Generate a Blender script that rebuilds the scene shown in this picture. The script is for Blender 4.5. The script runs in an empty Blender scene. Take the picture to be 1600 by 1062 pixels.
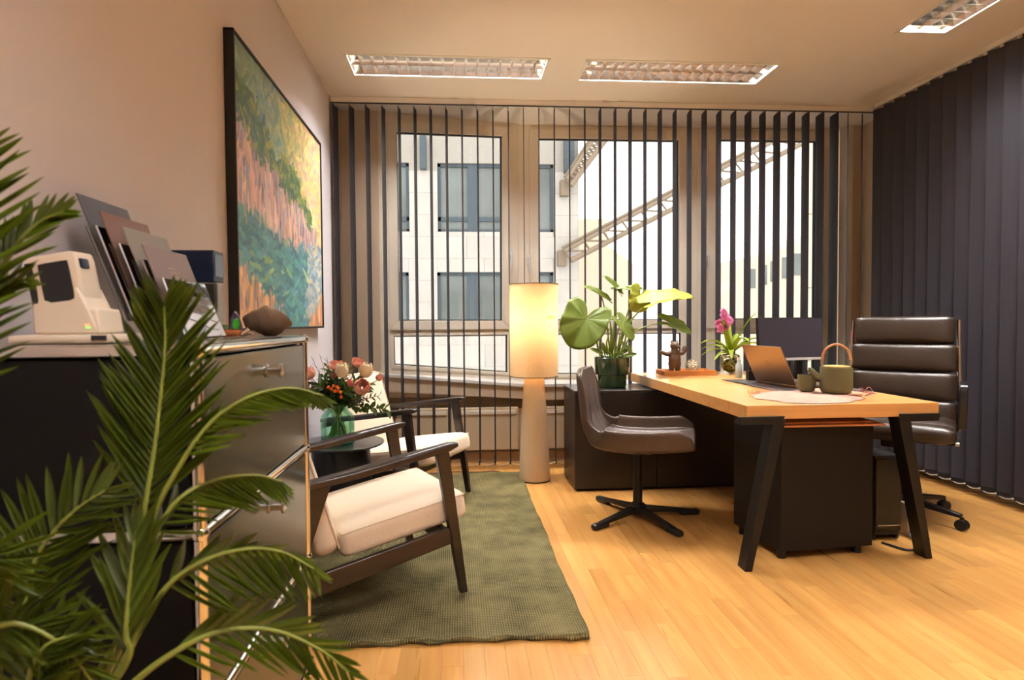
import bpy, bmesh, math, random
import numpy as np
from mathutils import Vector, Matrix, Euler
random.seed(7)
rng = np.random.default_rng(7)
S = bpy.context.scene
COL = S.collection
PI = math.pi

# ------------------------------------------------------------------ camera
F, X0, Y0, CAM_Z = 925.0, 780.0, 531.0, 1.11
YAW, PITCH, ROLL = math.atan(66 / F), math.atan(27.5 / F), 0.0075
_fw = Vector((math.sin(YAW) * math.cos(PITCH), math.cos(YAW) * math.cos(PITCH), -math.sin(PITCH)))
_r = Vector((math.cos(YAW), -math.sin(YAW), 0))
_u = _r.cross(_fw)
_r2 = _r * math.cos(ROLL) - _u * math.sin(ROLL)
_u2 = _u * math.cos(ROLL) + _r * math.sin(ROLL)
cam_data = bpy.data.cameras.new('camera')
cam = bpy.data.objects.new('camera', cam_data)
COL.objects.link(cam)
cam.matrix_world = Matrix(((_r2.x, _u2.x, -_fw.x, 0), (_r2.y, _u2.y, -_fw.y, 0), (_r2.z, _u2.z, -_fw.z, CAM_Z), (0, 0, 0, 1)))
cam_data.sensor_width = 36.0
cam_data.lens = F / 1600 * 36
cam_data.shift_x = 20 / 1600
cam_data.clip_start = 0.05
cam_data.clip_end = 200
cam_data.dof.use_dof = True
cam_data.dof.focus_distance = 3.3
cam_data.dof.aperture_fstop = 4.0
S.camera = cam

# ------------------------------------------------------------------ world, sun, exposure
S.view_settings.view_transform = 'Standard'
S.view_settings.look = 'None'
S.view_settings.gamma = 1.0
S.view_settings.use_curve_mapping = False
S.view_settings.exposure = 0.7
S.cycles.use_denoising = True
S.cycles.max_bounces = 10
S.cycles.diffuse_bounces = 5
S.cycles.transparent_max_bounces = 16
S.cycles.sample_clamp_indirect = 6.0
W = bpy.data.worlds.new('world')
S.world = W
W.use_nodes = True
_bg = W.node_tree.nodes['Background']
_bg.inputs[0].default_value = (1.0, 0.945, 0.88, 1)
_bg.inputs[1].default_value = 2.0
sun_d = bpy.data.lights.new('sun', 'SUN')
sun_d.energy = 0.6
sun_d.color = (1.0, 0.86, 0.68)
sun_d.angle = math.radians(25)
sun = bpy.data.objects.new('sun', sun_d)
COL.objects.link(sun)
sun.rotation_euler = Vector((-0.55, -0.70, -0.42)).to_track_quat('-Z', 'Y').to_euler()
sun.location = (6, 8, 7)
TUBE_W = 175.0        # watts of each ceiling luminaire
LAMP_W = 18.0        # watts of the floor lamp's bulb
WARM = (1.0, 1.0, 1.02)

# ------------------------------------------------------------------ helpers
def lin(r, g, b):
    f = lambda c: (c / 255 / 12.92) if c / 255 <= 0.04045 else ((c / 255 + 0.055) / 1.055) ** 2.4
    return (f(r), f(g), f(b), 1.0)

def at(px, py, Y):
    d = _fw + _r2 * ((px - X0) / F) + _u2 * ((Y0 - py) / F)
    return Vector((0, 0, CAM_Z)) + d * (Y / d.y)

class MB:
    """collects shapes; build() links them as one mesh object"""
    def __init__(s):
        s.v, s.f = [], []
    def add(s, vs, fs, M=None):
        n = len(s.v)
        s.v += [tuple(M @ Vector(p)) if M else tuple(p) for p in vs]
        s.f += [tuple(i + n for i in f) for f in fs]
        return s
    def box(s, a, b, M=None):
        x0, y0, z0 = a; x1, y1, z1 = b
        vs = [(x0, y0, z0), (x1, y0, z0), (x1, y1, z0), (x0, y1, z0), (x0, y0, z1), (x1, y0, z1), (x1, y1, z1), (x0, y1, z1)]
        return s.add(vs, [(0, 3, 2, 1), (4, 5, 6, 7), (0, 1, 5, 4), (1, 2, 6, 5), (2, 3, 7, 6), (3, 0, 4, 7)], M)
    def hexa(s, lo, hi, M=None):
        """eight corners: four below, four above"""
        return s.add(list(lo) + list(hi), [(0, 3, 2, 1), (4, 5, 6, 7), (0, 1, 5, 4), (1, 2, 6, 5), (2, 3, 7, 6), (3, 0, 4, 7)], M)
    def tube(s, pts, rad, n=10, M=None, caps=True, flat=None):
        pts = [Vector(p) for p in pts]
        if not hasattr(rad, '__len__'): rad = [rad] * len(pts)
        vs, fs = [], []
        up = None
        for i, p in enumerate(pts):
            t = (pts[min(i + 1, len(pts) - 1)] - pts[max(i - 1, 0)]).normalized()
            if up is None:
                up = Vector((0, 0, 1)) if abs(t.z) < 0.9 else Vector((1, 0, 0))
            a = t.cross(up).normalized(); b = a.cross(t).normalized(); up = b
            for k in range(n):
                w = 2 * PI * k / n
                vs.append(p + a * math.cos(w) * rad[i] + b * math.sin(w) * rad[i] * (flat or 1))
        for i in range(len(pts) - 1):
            for k in range(n):
                fs.append((i * n + k, i * n + (k + 1) % n, (i + 1) * n + (k + 1) % n, (i + 1) * n + k))
        if caps:
            fs.append(tuple(range(n - 1, -1, -1)))
            fs.append(tuple((len(pts) - 1) * n + k for k in range(n)))
        return s.add(vs, fs, M)
    def lathe(s, prof, n=32, M=None, close=False):
        vs, fs = [], []
        for r, z in prof:
            for k in range(n):
                w = 2 * PI * k / n
                vs.append((r * math.cos(w), r * math.sin(w), z))
        m = len(prof)
        for i in range(m - 1 + (1 if close else 0)):
            j = (i + 1) % m
            for k in range(n):
                fs.append((i * n + k, i * n + (k + 1) % n, j * n + (k + 1) % n, j * n + k))
        if not close:
            if prof[0][0] > 1e-5: fs.append(tuple(range(n - 1, -1, -1)))
            if prof[-1][0] > 1e-5: fs.append(tuple((m - 1) * n + k for k in range(n)))
        return s.add(vs, fs, M)
    def prism(s, poly, z0, z1, M=None):
        n = len(poly)
        vs = [(x, y, z0) for x, y in poly] + [(x, y, z1) for x, y in poly]
        fs = [tuple(range(n - 1, -1, -1)), tuple(range(n, 2 * n))] + [(i, (i + 1) % n, (i + 1) % n + n, i + n) for i in range(n)]
        return s.add(vs, fs, M)
    def ball(s, c, r, n=12, m=8, M=None):
        rx, ry, rz = r if hasattr(r, '__len__') else (r, r, r)
        vs = [(c[0], c[1], c[2] - rz)]
        for i in range(1, m):
            a = -PI / 2 + PI * i / m
            for k in range(n):
                w = 2 * PI * k / n
                vs.append((c[0] + rx * math.cos(a) * math.cos(w), c[1] + ry * math.cos(a) * math.sin(w), c[2] + rz * math.sin(a)))
        vs.append((c[0], c[1], c[2] + rz))
        fs = [(0, 1 + (k + 1) % n, 1 + k) for k in range(n)]
        for i in range(m - 2):
            for k in range(n):
                a0 = 1 + i * n + k; a1 = 1 + i * n + (k + 1) % n
                fs.append((a0, a1, a1 + n, a0 + n))
        l = len(vs) - 1
        fs += [(1 + (m - 2) * n + k, 1 + (m - 2) * n + (k + 1) % n, l) for k in range(n)]
        return s.add(vs, fs, M)
    def rbox(s, c, h, r, n=8, bulge=(0, 0, 0), M=None):
        """rounded, pillowed box: centre, half sizes, corner radius"""
        bm = bmesh.new()
        bmesh.ops.create_cube(bm, size=2)
        bmesh.ops.subdivide_edges(bm, edges=bm.edges[:], cuts=n, use_grid_fill=True)
        vs = []
        for v in bm.verts:
            p = v.co.copy()
            q0 = Vector((math.copysign(abs(p.x) ** 0.8, p.x) * h[0], math.copysign(abs(p.y) ** 0.8, p.y) * h[1], math.copysign(abs(p.z) ** 0.8, p.z) * h[2]))
            core = Vector([max(-(h[i] - r), min(h[i] - r, q0[i])) for i in range(3)])
            d = q0 - core
            if d.length > 1e-9: q = core + d.normalized() * min(r, d.length if max(abs(d[i]) for i in range(3)) < r * 0.999 else r)
            else: q = q0
            q.x += bulge[0] * p.x * (1 - p.y ** 2) * (1 - p.z ** 2)
            q.y += bulge[1] * p.y * (1 - p.x ** 2) * (1 - p.z ** 2)
            q.z += bulge[2] * p.z * (1 - p.x ** 2) * (1 - p.y ** 2)
            vs.append(q + Vector(c))
        bm.verts.index_update()
        fs = [tuple(v.index for v in f.verts) for f in bm.faces]
        bm.free()
        return s.add(vs, fs, M)
    def grid(s, fn, nu, nv, M=None):
        vs = [fn(i / nu, j / nv) for i in range(nu + 1) for j in range(nv + 1)]
        fs = [(i * (nv + 1) + j, (i + 1) * (nv + 1) + j, (i + 1) * (nv + 1) + j + 1, i * (nv + 1) + j + 1) for i in range(nu) for j in range(nv)]
        return s.add(vs, fs, M)
    def mesh(s, name, angle=35, smooth=True):
        me = bpy.data.meshes.new(name)
        me.from_pydata(s.v, [], s.f)
        me.update()
        if smooth:
            me.polygons.foreach_set('use_smooth', [True] * len(me.polygons))
            me.set_sharp_from_angle(angle=math.radians(angle))
        return me
    def build(s, name, mat, parent=None, M=None, angle=35, smooth=True, bevel=0, seg=2, solid=0, sub=0, off=0.0):
        o = bpy.data.objects.new(name, s.mesh(name, angle, smooth))
        COL.objects.link(o)
        if mat: o.data.materials.append(mat)
        if parent: o.parent = parent
        if M: o.matrix_local = M
        if solid:
            m = o.modifiers.new('solid', 'SOLIDIFY'); m.thickness = solid; m.offset = off
        if bevel:
            m = o.modifiers.new('bevel', 'BEVEL'); m.width = bevel; m.segments = seg; m.limit_method = 'ANGLE'; m.angle_limit = math.radians(40)
        if sub:
            m = o.modifiers.new('sub', 'SUBSURF'); m.levels = sub; m.render_levels = sub
        return o

def tag(o, label=None, cat=None, group=None, kind=None):
    if label: o['label'] = label
    if cat: o['category'] = cat
    if group: o['group'] = group
    if kind: o['kind'] = kind
    return o

def thing(name, label, cat, loc=(0, 0, 0), rz=0, group=None, kind=None):
    o = bpy.data.objects.new(name, None)
    COL.objects.link(o)
    o.empty_display_size = 0.05
    o.location = loc
    o.rotation_euler = (0, 0, rz)
    return tag(o, label, cat, group, kind)

def share(name, me, parent=None, M=None, kind=None):
    o = bpy.data.objects.new(name, me)
    COL.objects.link(o)
    if parent: o.parent = parent
    if M: o.matrix_local = M
    if kind: o['kind'] = kind
    return o

def struct(name, mb, mat, parent=None, **k):
    o = mb.build(name, mat, parent, **k)
    o['kind'] = 'structure'
    return o

def frame_from(x, z=Vector((0, 0, 1)), loc=(0, 0, 0)):
    """matrix with local x along x and local z close to z"""
    x = Vector(x).normalized(); z = Vector(z)
    y = z.cross(x)
    if y.length < 1e-4: y = Vector((0, 1, 0)).cross(x)
    y.normalize(); z = x.cross(y)
    M = Matrix(((x.x, y.x, z.x, loc[0]), (x.y, y.y, z.y, loc[1]), (x.z, y.z, z.z, loc[2]), (0, 0, 0, 1)))
    return M

def bez(pts, n):
    """smooth curve through the points"""
    P = [Vector(p) for p in pts]
    P = [P[0] * 2 - P[1]] + P + [P[-1] * 2 - P[-2]]
    out = []
    segs = len(P) - 3
    for k in range(n + 1):
        t = k / n * segs
        i = min(int(t), segs - 1); t -= i
        a, b, c, d = P[i:i + 4]
        out.append(0.5 * ((2 * b) + (c - a) * t + (2 * a - 5 * b + 4 * c - d) * t * t + (3 * b - a - 3 * c + d) * t ** 3))
    return out

# ------------------------------------------------------------------ materials
def mat(name, col, rough=0.5, metal=0.0, spec=0.5, var=0.0, vscale=8.0, bump=0.0, bscale=60.0, stretch=None, col2=None,
        coat=0.0, sheen=0.0, trans=0.0, ior=1.45, rnd=0.0, subs=0.0, translucent=None, tmix=0.4, alpha=1.0, rvar=0.0):
    m = bpy.data.materials.new(name)
    m.use_nodes = True
    nt = m.node_tree; N = nt.nodes; L = nt.links
    b = N['Principled BSDF']; out = N['Material Output']
    b.inputs['Base Color'].default_value = col
    b.inputs['Roughness'].default_value = rough
    b.inputs['Metallic'].default_value = metal
    b.inputs['Specular IOR Level'].default_value = spec
    b.inputs['Coat Weight'].default_value = coat
    b.inputs['Coat Roughness'].default_value = 0.12
    b.inputs['Sheen Weight'].default_value = sheen
    b.inputs['Transmission Weight'].default_value = trans
    b.inputs['IOR'].default_value = ior
    b.inputs['Alpha'].default_value = alpha
    vec = None
    if var or bump or rvar:
        tc = N.new('ShaderNodeTexCoord')
        mp = N.new('ShaderNodeMapping')
        L.new(tc.outputs['Object'], mp.inputs[0])
        if stretch: mp.inputs['Scale'].default_value = stretch
        vec = mp.outputs[0]
        if rnd:
            oi = N.new('ShaderNodeObjectInfo')
            cm = N.new('ShaderNodeMath'); cm.operation = 'MULTIPLY'; cm.inputs[1].default_value = 37.0
            L.new(oi.outputs['Random'], cm.inputs[0])
            L.new(cm.outputs[0], mp.inputs['Location'])
    src = None
    if var:
        nz = N.new('ShaderNodeTexNoise'); nz.inputs['Scale'].default_value = vscale; nz.inputs['Detail'].default_value = 6
        L.new(vec, nz.inputs['Vector'])
        mx = N.new('ShaderNodeMix'); mx.data_type = 'RGBA'
        c2 = col2 or tuple(max(0, c * (1 - var)) for c in col[:3]) + (1,)
        c1 = col if col2 else tuple(min(1, c * (1 + var * 0.6)) for c in col[:3]) + (1,)
        mx.inputs[6].default_value = c1; mx.inputs[7].default_value = c2
        rmp = N.new('ShaderNodeMapRange'); rmp.inputs[1].default_value = 0.3; rmp.inputs[2].default_value = 0.7
        L.new(nz.outputs[0], rmp.inputs[0]); L.new(rmp.outputs[0], mx.inputs[0])
        src = mx.outputs[2]
    if rnd:
        oi2 = N.new('ShaderNodeObjectInfo')
        mr = N.new('ShaderNodeMapRange'); mr.inputs[3].default_value = 1 - rnd; mr.inputs[4].default_value = 1 + rnd
        L.new(oi2.outputs['Random'], mr.inputs[0])
        hs = N.new('ShaderNodeHueSaturation')
        L.new(mr.outputs[0], hs.inputs['Value'])
        if src: L.new(src, hs.inputs['Color'])
        else: hs.inputs['Color'].default_value = col
        src = hs.outputs[0]
    if src: L.new(src, b.inputs['Base Color'])
    if rvar:
        nr = N.new('ShaderNodeTexNoise'); nr.inputs['Scale'].default_value = vscale * 0.7
        L.new(vec, nr.inputs['Vector'])
        rr = N.new('ShaderNodeMapRange'); rr.inputs[3].default_value = max(0, rough - rvar); rr.inputs[4].default_value = rough + rvar
        L.new(nr.outputs[0], rr.inputs[0]); L.new(rr.outputs[0], b.inputs['Roughness'])
    if bump:
        n2 = N.new('ShaderNodeTexNoise'); n2.inputs['Scale'].default_value = bscale; n2.inputs['Detail'].default_value = 4
        L.new(vec, n2.inputs['Vector'])
        bp = N.new('ShaderNodeBump'); bp.inputs['Strength'].default_value = bump; bp.inputs['Distance'].default_value = 0.01
        L.new(n2.outputs[0], bp.inputs['Height']); L.new(bp.outputs[0], b.inputs['Normal'])
    if translucent:
        tr = N.new('ShaderNodeBsdfTranslucent'); tr.inputs[0].default_value = translucent
        ms = N.new('ShaderNodeMixShader'); ms.inputs[0].default_value = tmix
        L.new(b.outputs[0], ms.inputs[1]); L.new(tr.outputs[0], ms.inputs[2]); L.new(ms.outputs[0], out.inputs[0])
    return m

def thin_glass(name, tint=(1, 1, 1, 1), rough=0.0, refl=1.0):
    m = bpy.data.materials.new(name); m.use_nodes = True
    nt = m.node_tree; N = nt.nodes; L = nt.links
    N.remove(N['Principled BSDF'])
    t = N.new('ShaderNodeBsdfTransparent'); t.inputs[0].default_value = tint
    g = N.new('ShaderNodeBsdfGlossy'); g.inputs['Roughness'].default_value = rough
    fr = N.new('ShaderNodeFresnel'); fr.inputs[0].default_value = 1.45
    k = N.new('ShaderNodeMath'); k.operation = 'MULTIPLY'; k.inputs[1].default_value = refl
    L.new(fr.outputs[0], k.inputs[0])
    mx = N.new('ShaderNodeMixShader')
    L.new(k.outputs[0], mx.inputs[0]); L.new(t.outputs[0], mx.inputs[1]); L.new(g.outputs[0], mx.inputs[2])
    L.new(mx.outputs[0], N['Material Output'].inputs[0])
    return m

def emit(name, col, s):
    m = bpy.data.materials.new(name); m.use_nodes = True
    N = m.node_tree.nodes; L = m.node_tree.links
    N.remove(N['Principled BSDF'])
    e = N.new('ShaderNodeEmission'); e.inputs[0].default_value = col; e.inputs[1].default_value = s
    L.new(e.outputs[0], N['Material Output'].inputs[0])
    return m

def wood(name, c1, c2, axis='Y', rough=0.35, coat=0.2, rnd=0.1, fine=1.0):
    st = {'X': (1.2, 26, 26), 'Y': (26, 1.2, 26), 'Z': (26, 26, 1.2)}[axis]
    st = tuple(a * fine for a in st)
    return mat(name, c1, rough, var=1, vscale=1.6, stretch=st, col2=c2, bump=0.04, bscale=3, coat=coat, rnd=rnd, rvar=0.06)

M_wall = mat('wall_plaster', lin(222, 217, 219), 0.85, spec=0.2, var=0.02, vscale=3, bump=0.06, bscale=220)
M_ceil = mat('ceiling_paint', lin(240, 235, 230), 0.9, spec=0.1, var=0.015, vscale=2)
M_beige = mat('beige_wall', lin(214, 192, 164), 0.8, spec=0.2, var=0.02, vscale=3)
M_frame = mat('window_frame_paint', lin(240, 228, 208), 0.5, spec=0.4)
M_gasket = mat('black_gasket', lin(25, 25, 27), 0.6)
M_sill = mat('white_sill', lin(238, 234, 226), 0.4)
M_radiator = mat('radiator_enamel', lin(214, 192, 160), 0.5)
M_niche_shade = mat('niche_painted_shade', lin(120, 98, 74), 0.8)  # coloured darker as the shade in the gap under the apron
M_pane = thin_glass('window_pane', (0.97, 0.98, 0.98, 1), refl=0.8)
M_slat = mat('blind_fabric', lin(54, 51, 57), 0.6, spec=0.25, var=0.12, vscale=90, stretch=(1, 1, 0.02), translucent=lin(60, 40, 30), tmix=0.12)
M_track = mat('blind_track_metal', lin(62, 58, 54), 0.45, 0.5)
M_white_plastic = mat('white_plastic', lin(226, 222, 214), 0.4)
M_cream_plastic = mat('cream_plastic', lin(222, 206, 184), 0.42)
M_black_plastic = mat('black_plastic', lin(20, 19, 20), 0.4)
M_chain = mat('pale_cord', lin(205, 198, 186), 0.6)
M_plank = wood('oak_plank', lin(196, 146, 80), lin(176, 122, 60), 'Y', 0.30, 0.25, 0.12, fine=.6)
M_desk = wood('oak_desktop', lin(218, 164, 98), lin(204, 146, 82), 'X', 0.30, 0.2, 0.0)
M_traywood = wood('tray_wood', lin(208, 140, 74), lin(176, 108, 52), 'X', 0.45, 0.1, 0.0)
M_boardwood = wood('board_wood', lin(200, 138, 84), lin(160, 100, 56), 'X', 0.5, 0.0, 0.1)
M_darkwood = wood('dark_stained_wood', lin(46, 31, 24), lin(28, 18, 14), 'X', 0.35, 0.3, 0.0)
M_cushion = mat('cream_upholstery', lin(226, 206, 180), 0.9, spec=0.15, var=0.05, vscale=120, bump=0.1, bscale=900, sheen=0.2)
M_piping = mat('cream_piping', lin(214, 190, 160), 0.85, spec=0.15)
M_credenza = mat('dark_veneer', lin(38, 30, 26), 0.38, var=0.12, vscale=3, stretch=(2, 20, 20))
M_credenza_top = mat('dark_veneer_top', lin(52, 46, 42), 0.22, var=0.08, vscale=3)
M_black_metal = mat('black_steel', lin(24, 22, 21), 0.42, 0.3)
M_black_box = mat('black_lacquer', lin(15, 11, 9), 0.5, spec=.3)
M_chrome = mat('chrome', lin(222, 220, 216), 0.08, 1.0)
M_steel = mat('brushed_steel', lin(180, 176, 170), 0.28, 1.0)
M_alu = mat('louvre_aluminium', lin(226, 218, 206), 0.14, 1.0)
M_olive = mat('olive_lacquer', lin(54, 55, 36), 0.24, 0.0, spec=.5, var=0.04, vscale=4, coat=0.25)
M_blackpanel = mat('graphite_panel', lin(9, 8, 8), 0.5, spec=.2)
M_topmetal = mat('cabinet_top_metal', lin(120, 112, 100), 0.3, 0.3)
M_lampcloth = mat('lamp_linen', lin(232, 204, 156), 0.9, spec=0.1, var=0.05, vscale=60, bump=0.1, bscale=500, translucent=lin(232, 196, 150), tmix=0.10)
M_lampbase = mat('lamp_base_linen', lin(214, 188, 152), 0.9, spec=0.1, var=0.05, vscale=90, bump=0.08, bscale=600)
M_lamptrim = mat('lamp_trim', lin(112, 92, 66), 0.7)
M_leather = mat('brown_leather', lin(74, 58, 46), 0.38, var=0.15, vscale=14, bump=0.12, bscale=90, rvar=0.05)
M_leather_in = mat('grey_brown_leather', lin(98, 86, 80), 0.33, var=0.14, vscale=9, bump=0.3, bscale=22, rvar=0.06)
M_leather_off = mat('dark_brown_leather', lin(46, 34, 24), 0.36, var=0.12, vscale=12, bump=0.1, bscale=120)
M_mat_leather = mat('desk_mat_leather', lin(70, 62, 60), 0.42, var=0.06, vscale=30)
M_potgreen = mat('green_glaze', lin(40, 66, 40), 0.12, var=0.25, vscale=9, coat=0.6)
M_soil = mat('soil', lin(46, 34, 24), 0.95, var=0.4, vscale=60, bump=0.6, bscale=120)
M_stem = mat('petiole_green', lin(128, 142, 62), 0.45)
M_leaf = mat('alocasia_leaf', lin(116, 132, 56), 0.38, var=0.25, vscale=14, translucent=lin(170, 190, 50), tmix=0.4, bump=0.1, bscale=40)
M_leaf_yellow = mat('alocasia_young_leaf', lin(178, 180, 74), 0.4, var=0.15, vscale=12, translucent=lin(210, 206, 80), tmix=0.4)
M_palm = mat('palm_leaflet', lin(72, 84, 26), 0.4, var=0.25, vscale=9, rnd=0.22, translucent=lin(120, 140, 30), tmix=0.3)
M_palmstem = mat('palm_rachis', lin(112, 118, 44), 0.45, var=0.2, vscale=20)
M_strap = mat('orchid_leaf', lin(158, 172, 64), 0.4, var=0.2, vscale=16, translucent=lin(190, 205, 70), tmix=0.4)
M_root = mat('orchid_root', lin(170, 160, 96), 0.7, var=0.3, vscale=40)
M_moss = mat('moss', lin(104, 104, 40), 0.95, var=0.5, vscale=60, bump=0.7, bscale=90)
M_pink = mat('pink_petal', lin(226, 132, 178), 0.5, var=0.2, vscale=30, translucent=lin(240, 140, 190), tmix=0.4)
M_bear = mat('bear_wood', lin(92, 66, 44), 0.55, var=0.2, vscale=20, bump=0.1, bscale=60)
M_cup = mat('olive_stoneware', lin(94, 88, 54), 0.55, var=0.06, vscale=30)
M_cane = mat('bent_cane', lin(196, 138, 92), 0.45)
M_laptop = mat('laptop_shell', lin(146, 118, 92), 0.32, 0.75)
M_screen = mat('dark_screen', lin(62, 58, 66), 0.35, spec=0.5)
M_hide = mat('pale_hide', lin(200, 156, 132), 0.95, var=0.14, vscale=18, bump=0.4, bscale=140, sheen=0.4)
M_hide2 = mat('pink_leather', lin(206, 142, 112), 0.7, var=0.08, vscale=20)
M_glasses = mat('glasses_frame', lin(150, 74, 74), 0.35)
M_rock = mat('rock', lin(120, 98, 78), 0.9, var=0.4, vscale=14, bump=0.5, bscale=40, col2=lin(78, 60, 46))
M_copper = mat('copper_shell', lin(176, 108, 60), 0.25, 0.7)
M_agate_green = mat('agate_green', lin(40, 130, 30), 0.25, var=0.5, vscale=40)
M_agate_dark = mat('agate_rim', lin(70, 50, 66), 0.3, var=0.3, vscale=30)
M_leaf_small = mat('ornament_leaf', lin(70, 90, 36), 0.6, var=0.2, vscale=30)
M_coral = mat('ornament_coral', lin(206, 176, 148), 0.8, var=0.2, vscale=40)
M_acrylic = thin_glass('acrylic', (0.93, 0.95, 0.95, 1), 0.03, 1.6)
M_vaseglass = thin_glass('vase_glass', (0.80, 0.97, 0.90, 1), 0.0, 0.35)
M_vasefoot = mat('vase_foot_glass', lin(70, 200, 160), 0.08, trans=0.6, ior=1.3)
M_water = thin_glass('water', (0.88, 0.97, 0.92, 1), 0.0, 0.2)
M_clear = thin_glass('clear_glass', (0.97, 0.98, 0.97, 1), 0.0, 0.35)
M_navy = mat('navy_card', lin(22, 34, 56), 0.35)
M_leafdark = mat('bouquet_leaf', lin(62, 84, 36), 0.5, var=0.3, vscale=30, rnd=0.25, translucent=lin(90, 120, 40), tmix=0.2)
M_sprig = mat('bouquet_pale_leaf', lin(126, 130, 84), 0.6, var=0.3, vscale=30, rnd=0.2)
M_peach = mat('peach_petal', lin(238, 176, 152), 0.6, var=0.15, vscale=30, translucent=lin(245, 180, 150), tmix=0.25)
M_whitepetal = mat('cream_petal', lin(246, 230, 196), 0.6, var=0.08, vscale=30, translucent=lin(250, 235, 200), tmix=0.25)
M_berry = mat('orange_berry', lin(226, 106, 30), 0.3)
M_twig = mat('twig', lin(96, 66, 40), 0.8)
M_redleaf = mat('dark_red_leaf', lin(92, 24, 20), 0.5)
M_ext_stone = mat('facade_stone', lin(172, 169, 165), 0.9, spec=0.1, var=0.06, vscale=0.9, rnd=0.04)
M_ext_frame = mat('facade_window_frame', lin(62, 76, 86), 0.5)
M_ext_glass = mat('facade_window_glass', lin(104, 112, 112), 0.1, spec=0.6, var=0.35, vscale=0.5)
M_ext_room = mat('facade_room', lin(190, 170, 120), 0.9, var=0.4, vscale=0.8)
M_ext_pale = mat('pale_wall_and_glare', lin(204, 190, 172), 0.9, spec=0.1)  # pale walls; on the far buildings the paleness stands for veiling glare
M_ext_steel = mat('girder_steel', lin(128, 114, 98), 0.6, 0.2)
M_ext_ground = mat('courtyard_paving', lin(170, 164, 156), 0.9)
M_cable = mat('black_cable', lin(16, 15, 15), 0.5)
M_reflector = mat('luminaire_white', lin(240, 236, 226), 0.5)
M_tube = emit('lit_tube', (1.0, 0.90, 0.76, 1), 6.0)

# rug: woven cord with a two-way weave
def rug_material():
    m = bpy.data.materials.new('rug_weave'); m.use_nodes = True
    N = m.node_tree.nodes; L = m.node_tree.links; b = N['Principled BSDF']
    b.inputs['Roughness'].default_value = 0.95; b.inputs['Specular IOR Level'].default_value = 0.1
    tc = N.new('ShaderNodeTexCoord')
    w1 = N.new('ShaderNodeTexWave'); w1.bands_direction = 'X'; w1.inputs['Scale'].default_value = 34; w1.inputs['Distortion'].default_value = 1.5; w1.inputs['Detail'].default_value = 2
    w2 = N.new('ShaderNodeTexWave'); w2.bands_direction = 'Y'; w2.inputs['Scale'].default_value = 26; w2.inputs['Distortion'].default_value = 1.5; w2.inputs['Detail'].default_value = 2
    nz = N.new('ShaderNodeTexNoise'); nz.inputs['Scale'].default_value = 7; nz.inputs['Detail'].default_value = 5
    for t in (w1, w2, nz): L.new(tc.outputs['Object'], t.inputs['Vector'])
    mul = N.new('ShaderNodeMath'); mul.operation = 'MULTIPLY'
    L.new(w1.outputs[1], mul.inputs[0]); L.new(w2.outputs[1], mul.inputs[1])
    ad = N.new('ShaderNodeMath'); ad.operation = 'MULTIPLY_ADD'; ad.inputs[1].default_value = 0.7
    L.new(mul.outputs[0], ad.inputs[0]); L.new(nz.outputs[0], ad.inputs[2])
    cr = N.new('ShaderNodeValToRGB')
    cr.color_ramp.elements[0].position = 0.3; cr.color_ramp.elements[0].color = lin(60, 57, 36)
    cr.color_ramp.elements[1].position = 1.1; cr.color_ramp.elements[1].color = lin(132, 120, 82)
    L.new(ad.outputs[0], cr.inputs[0]); L.new(cr.outputs[0], b.inputs['Base Color'])
    bp = N.new('ShaderNodeBump'); bp.inputs['Strength'].default_value = 0.8; bp.inputs['Distance'].default_value = 0.006
    L.new(mul.outputs[0], bp.inputs['Height']); L.new(bp.outputs[0], b.inputs['Normal'])
    return m
M_rug = rug_material()

# ------------------------------------------------------------------ the room
XL, XR, YF, YB, H = -0.905, 3.46, -2.6, 5.12, 2.76
XRB = 3.23            # plane of the right-hand blinds
floor = struct('floor', MB().box((XL - .1, YF - .1, -0.12), (XR + .1, YB + .1, -0.012)), mat('subfloor', lin(96, 66, 36), 0.9))
# planks: 7 cm strips along Y; the ones that show most are parts of their own
unit = MB().box((0.0004, 0.0006, -1), (0.9996, 0.9994, 0))
strip_w = 0.0705
plank_me = MB().box((0.0003, 0.0003, -0.011), (strip_w - 0.0003, 1 - 0.0003, 0.0)).mesh('plank', smooth=False)
plank_me.materials.append(M_plank)
rest = MB()
cand = []
nstrip = int((XR - XL) / strip_w) + 1
for i in range(nstrip):
    x = XL + i * strip_w
    y = YF - random.random() * 0.7
    while y < YB:
        ln = random.uniform(0.38, 0.86)
        y0, y1 = max(y, YF), min(y + ln, YB)
        if y1 > YF + 0.02 and y1 - y0 > 0.02: cand.append((x, y0, y1))
        y += ln
def plank_score(c):
    x, y0, y1 = c
    ym = max((y0 + y1) / 2, 0.3)
    if y1 < 1.6: return 0
    px = 714 + F * (x + .035) / ym
    if px < 480 or px > 1640: return 0
    if y0 > 4.45: return 0
    if 2.0 < ym < 4.3 and x < 0.38: return 0      # under the rug
    if x > 0.80 and y0 > 3.8 and x < 2.4: return 0
    return strip_w * (y1 - y0) / ym ** 3
cand.sort(key=plank_score, reverse=True)
for k, (x, y0, y1) in enumerate(cand):
    if k < 300 and plank_score((x, y0, y1)) > 0:
        share('plank', plank_me, floor, Matrix.Translation((x, y0, 0)) @ Matrix.Diagonal((1, y1 - y0, 1, 1)))
    else:
        rest.box((x + .0003, y0 + .0003, -.011), (x + strip_w - .0003, y1 - .0003, 0))
tag(rest.build('planks', M_plank, floor, smooth=False), kind='stuff')

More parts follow.
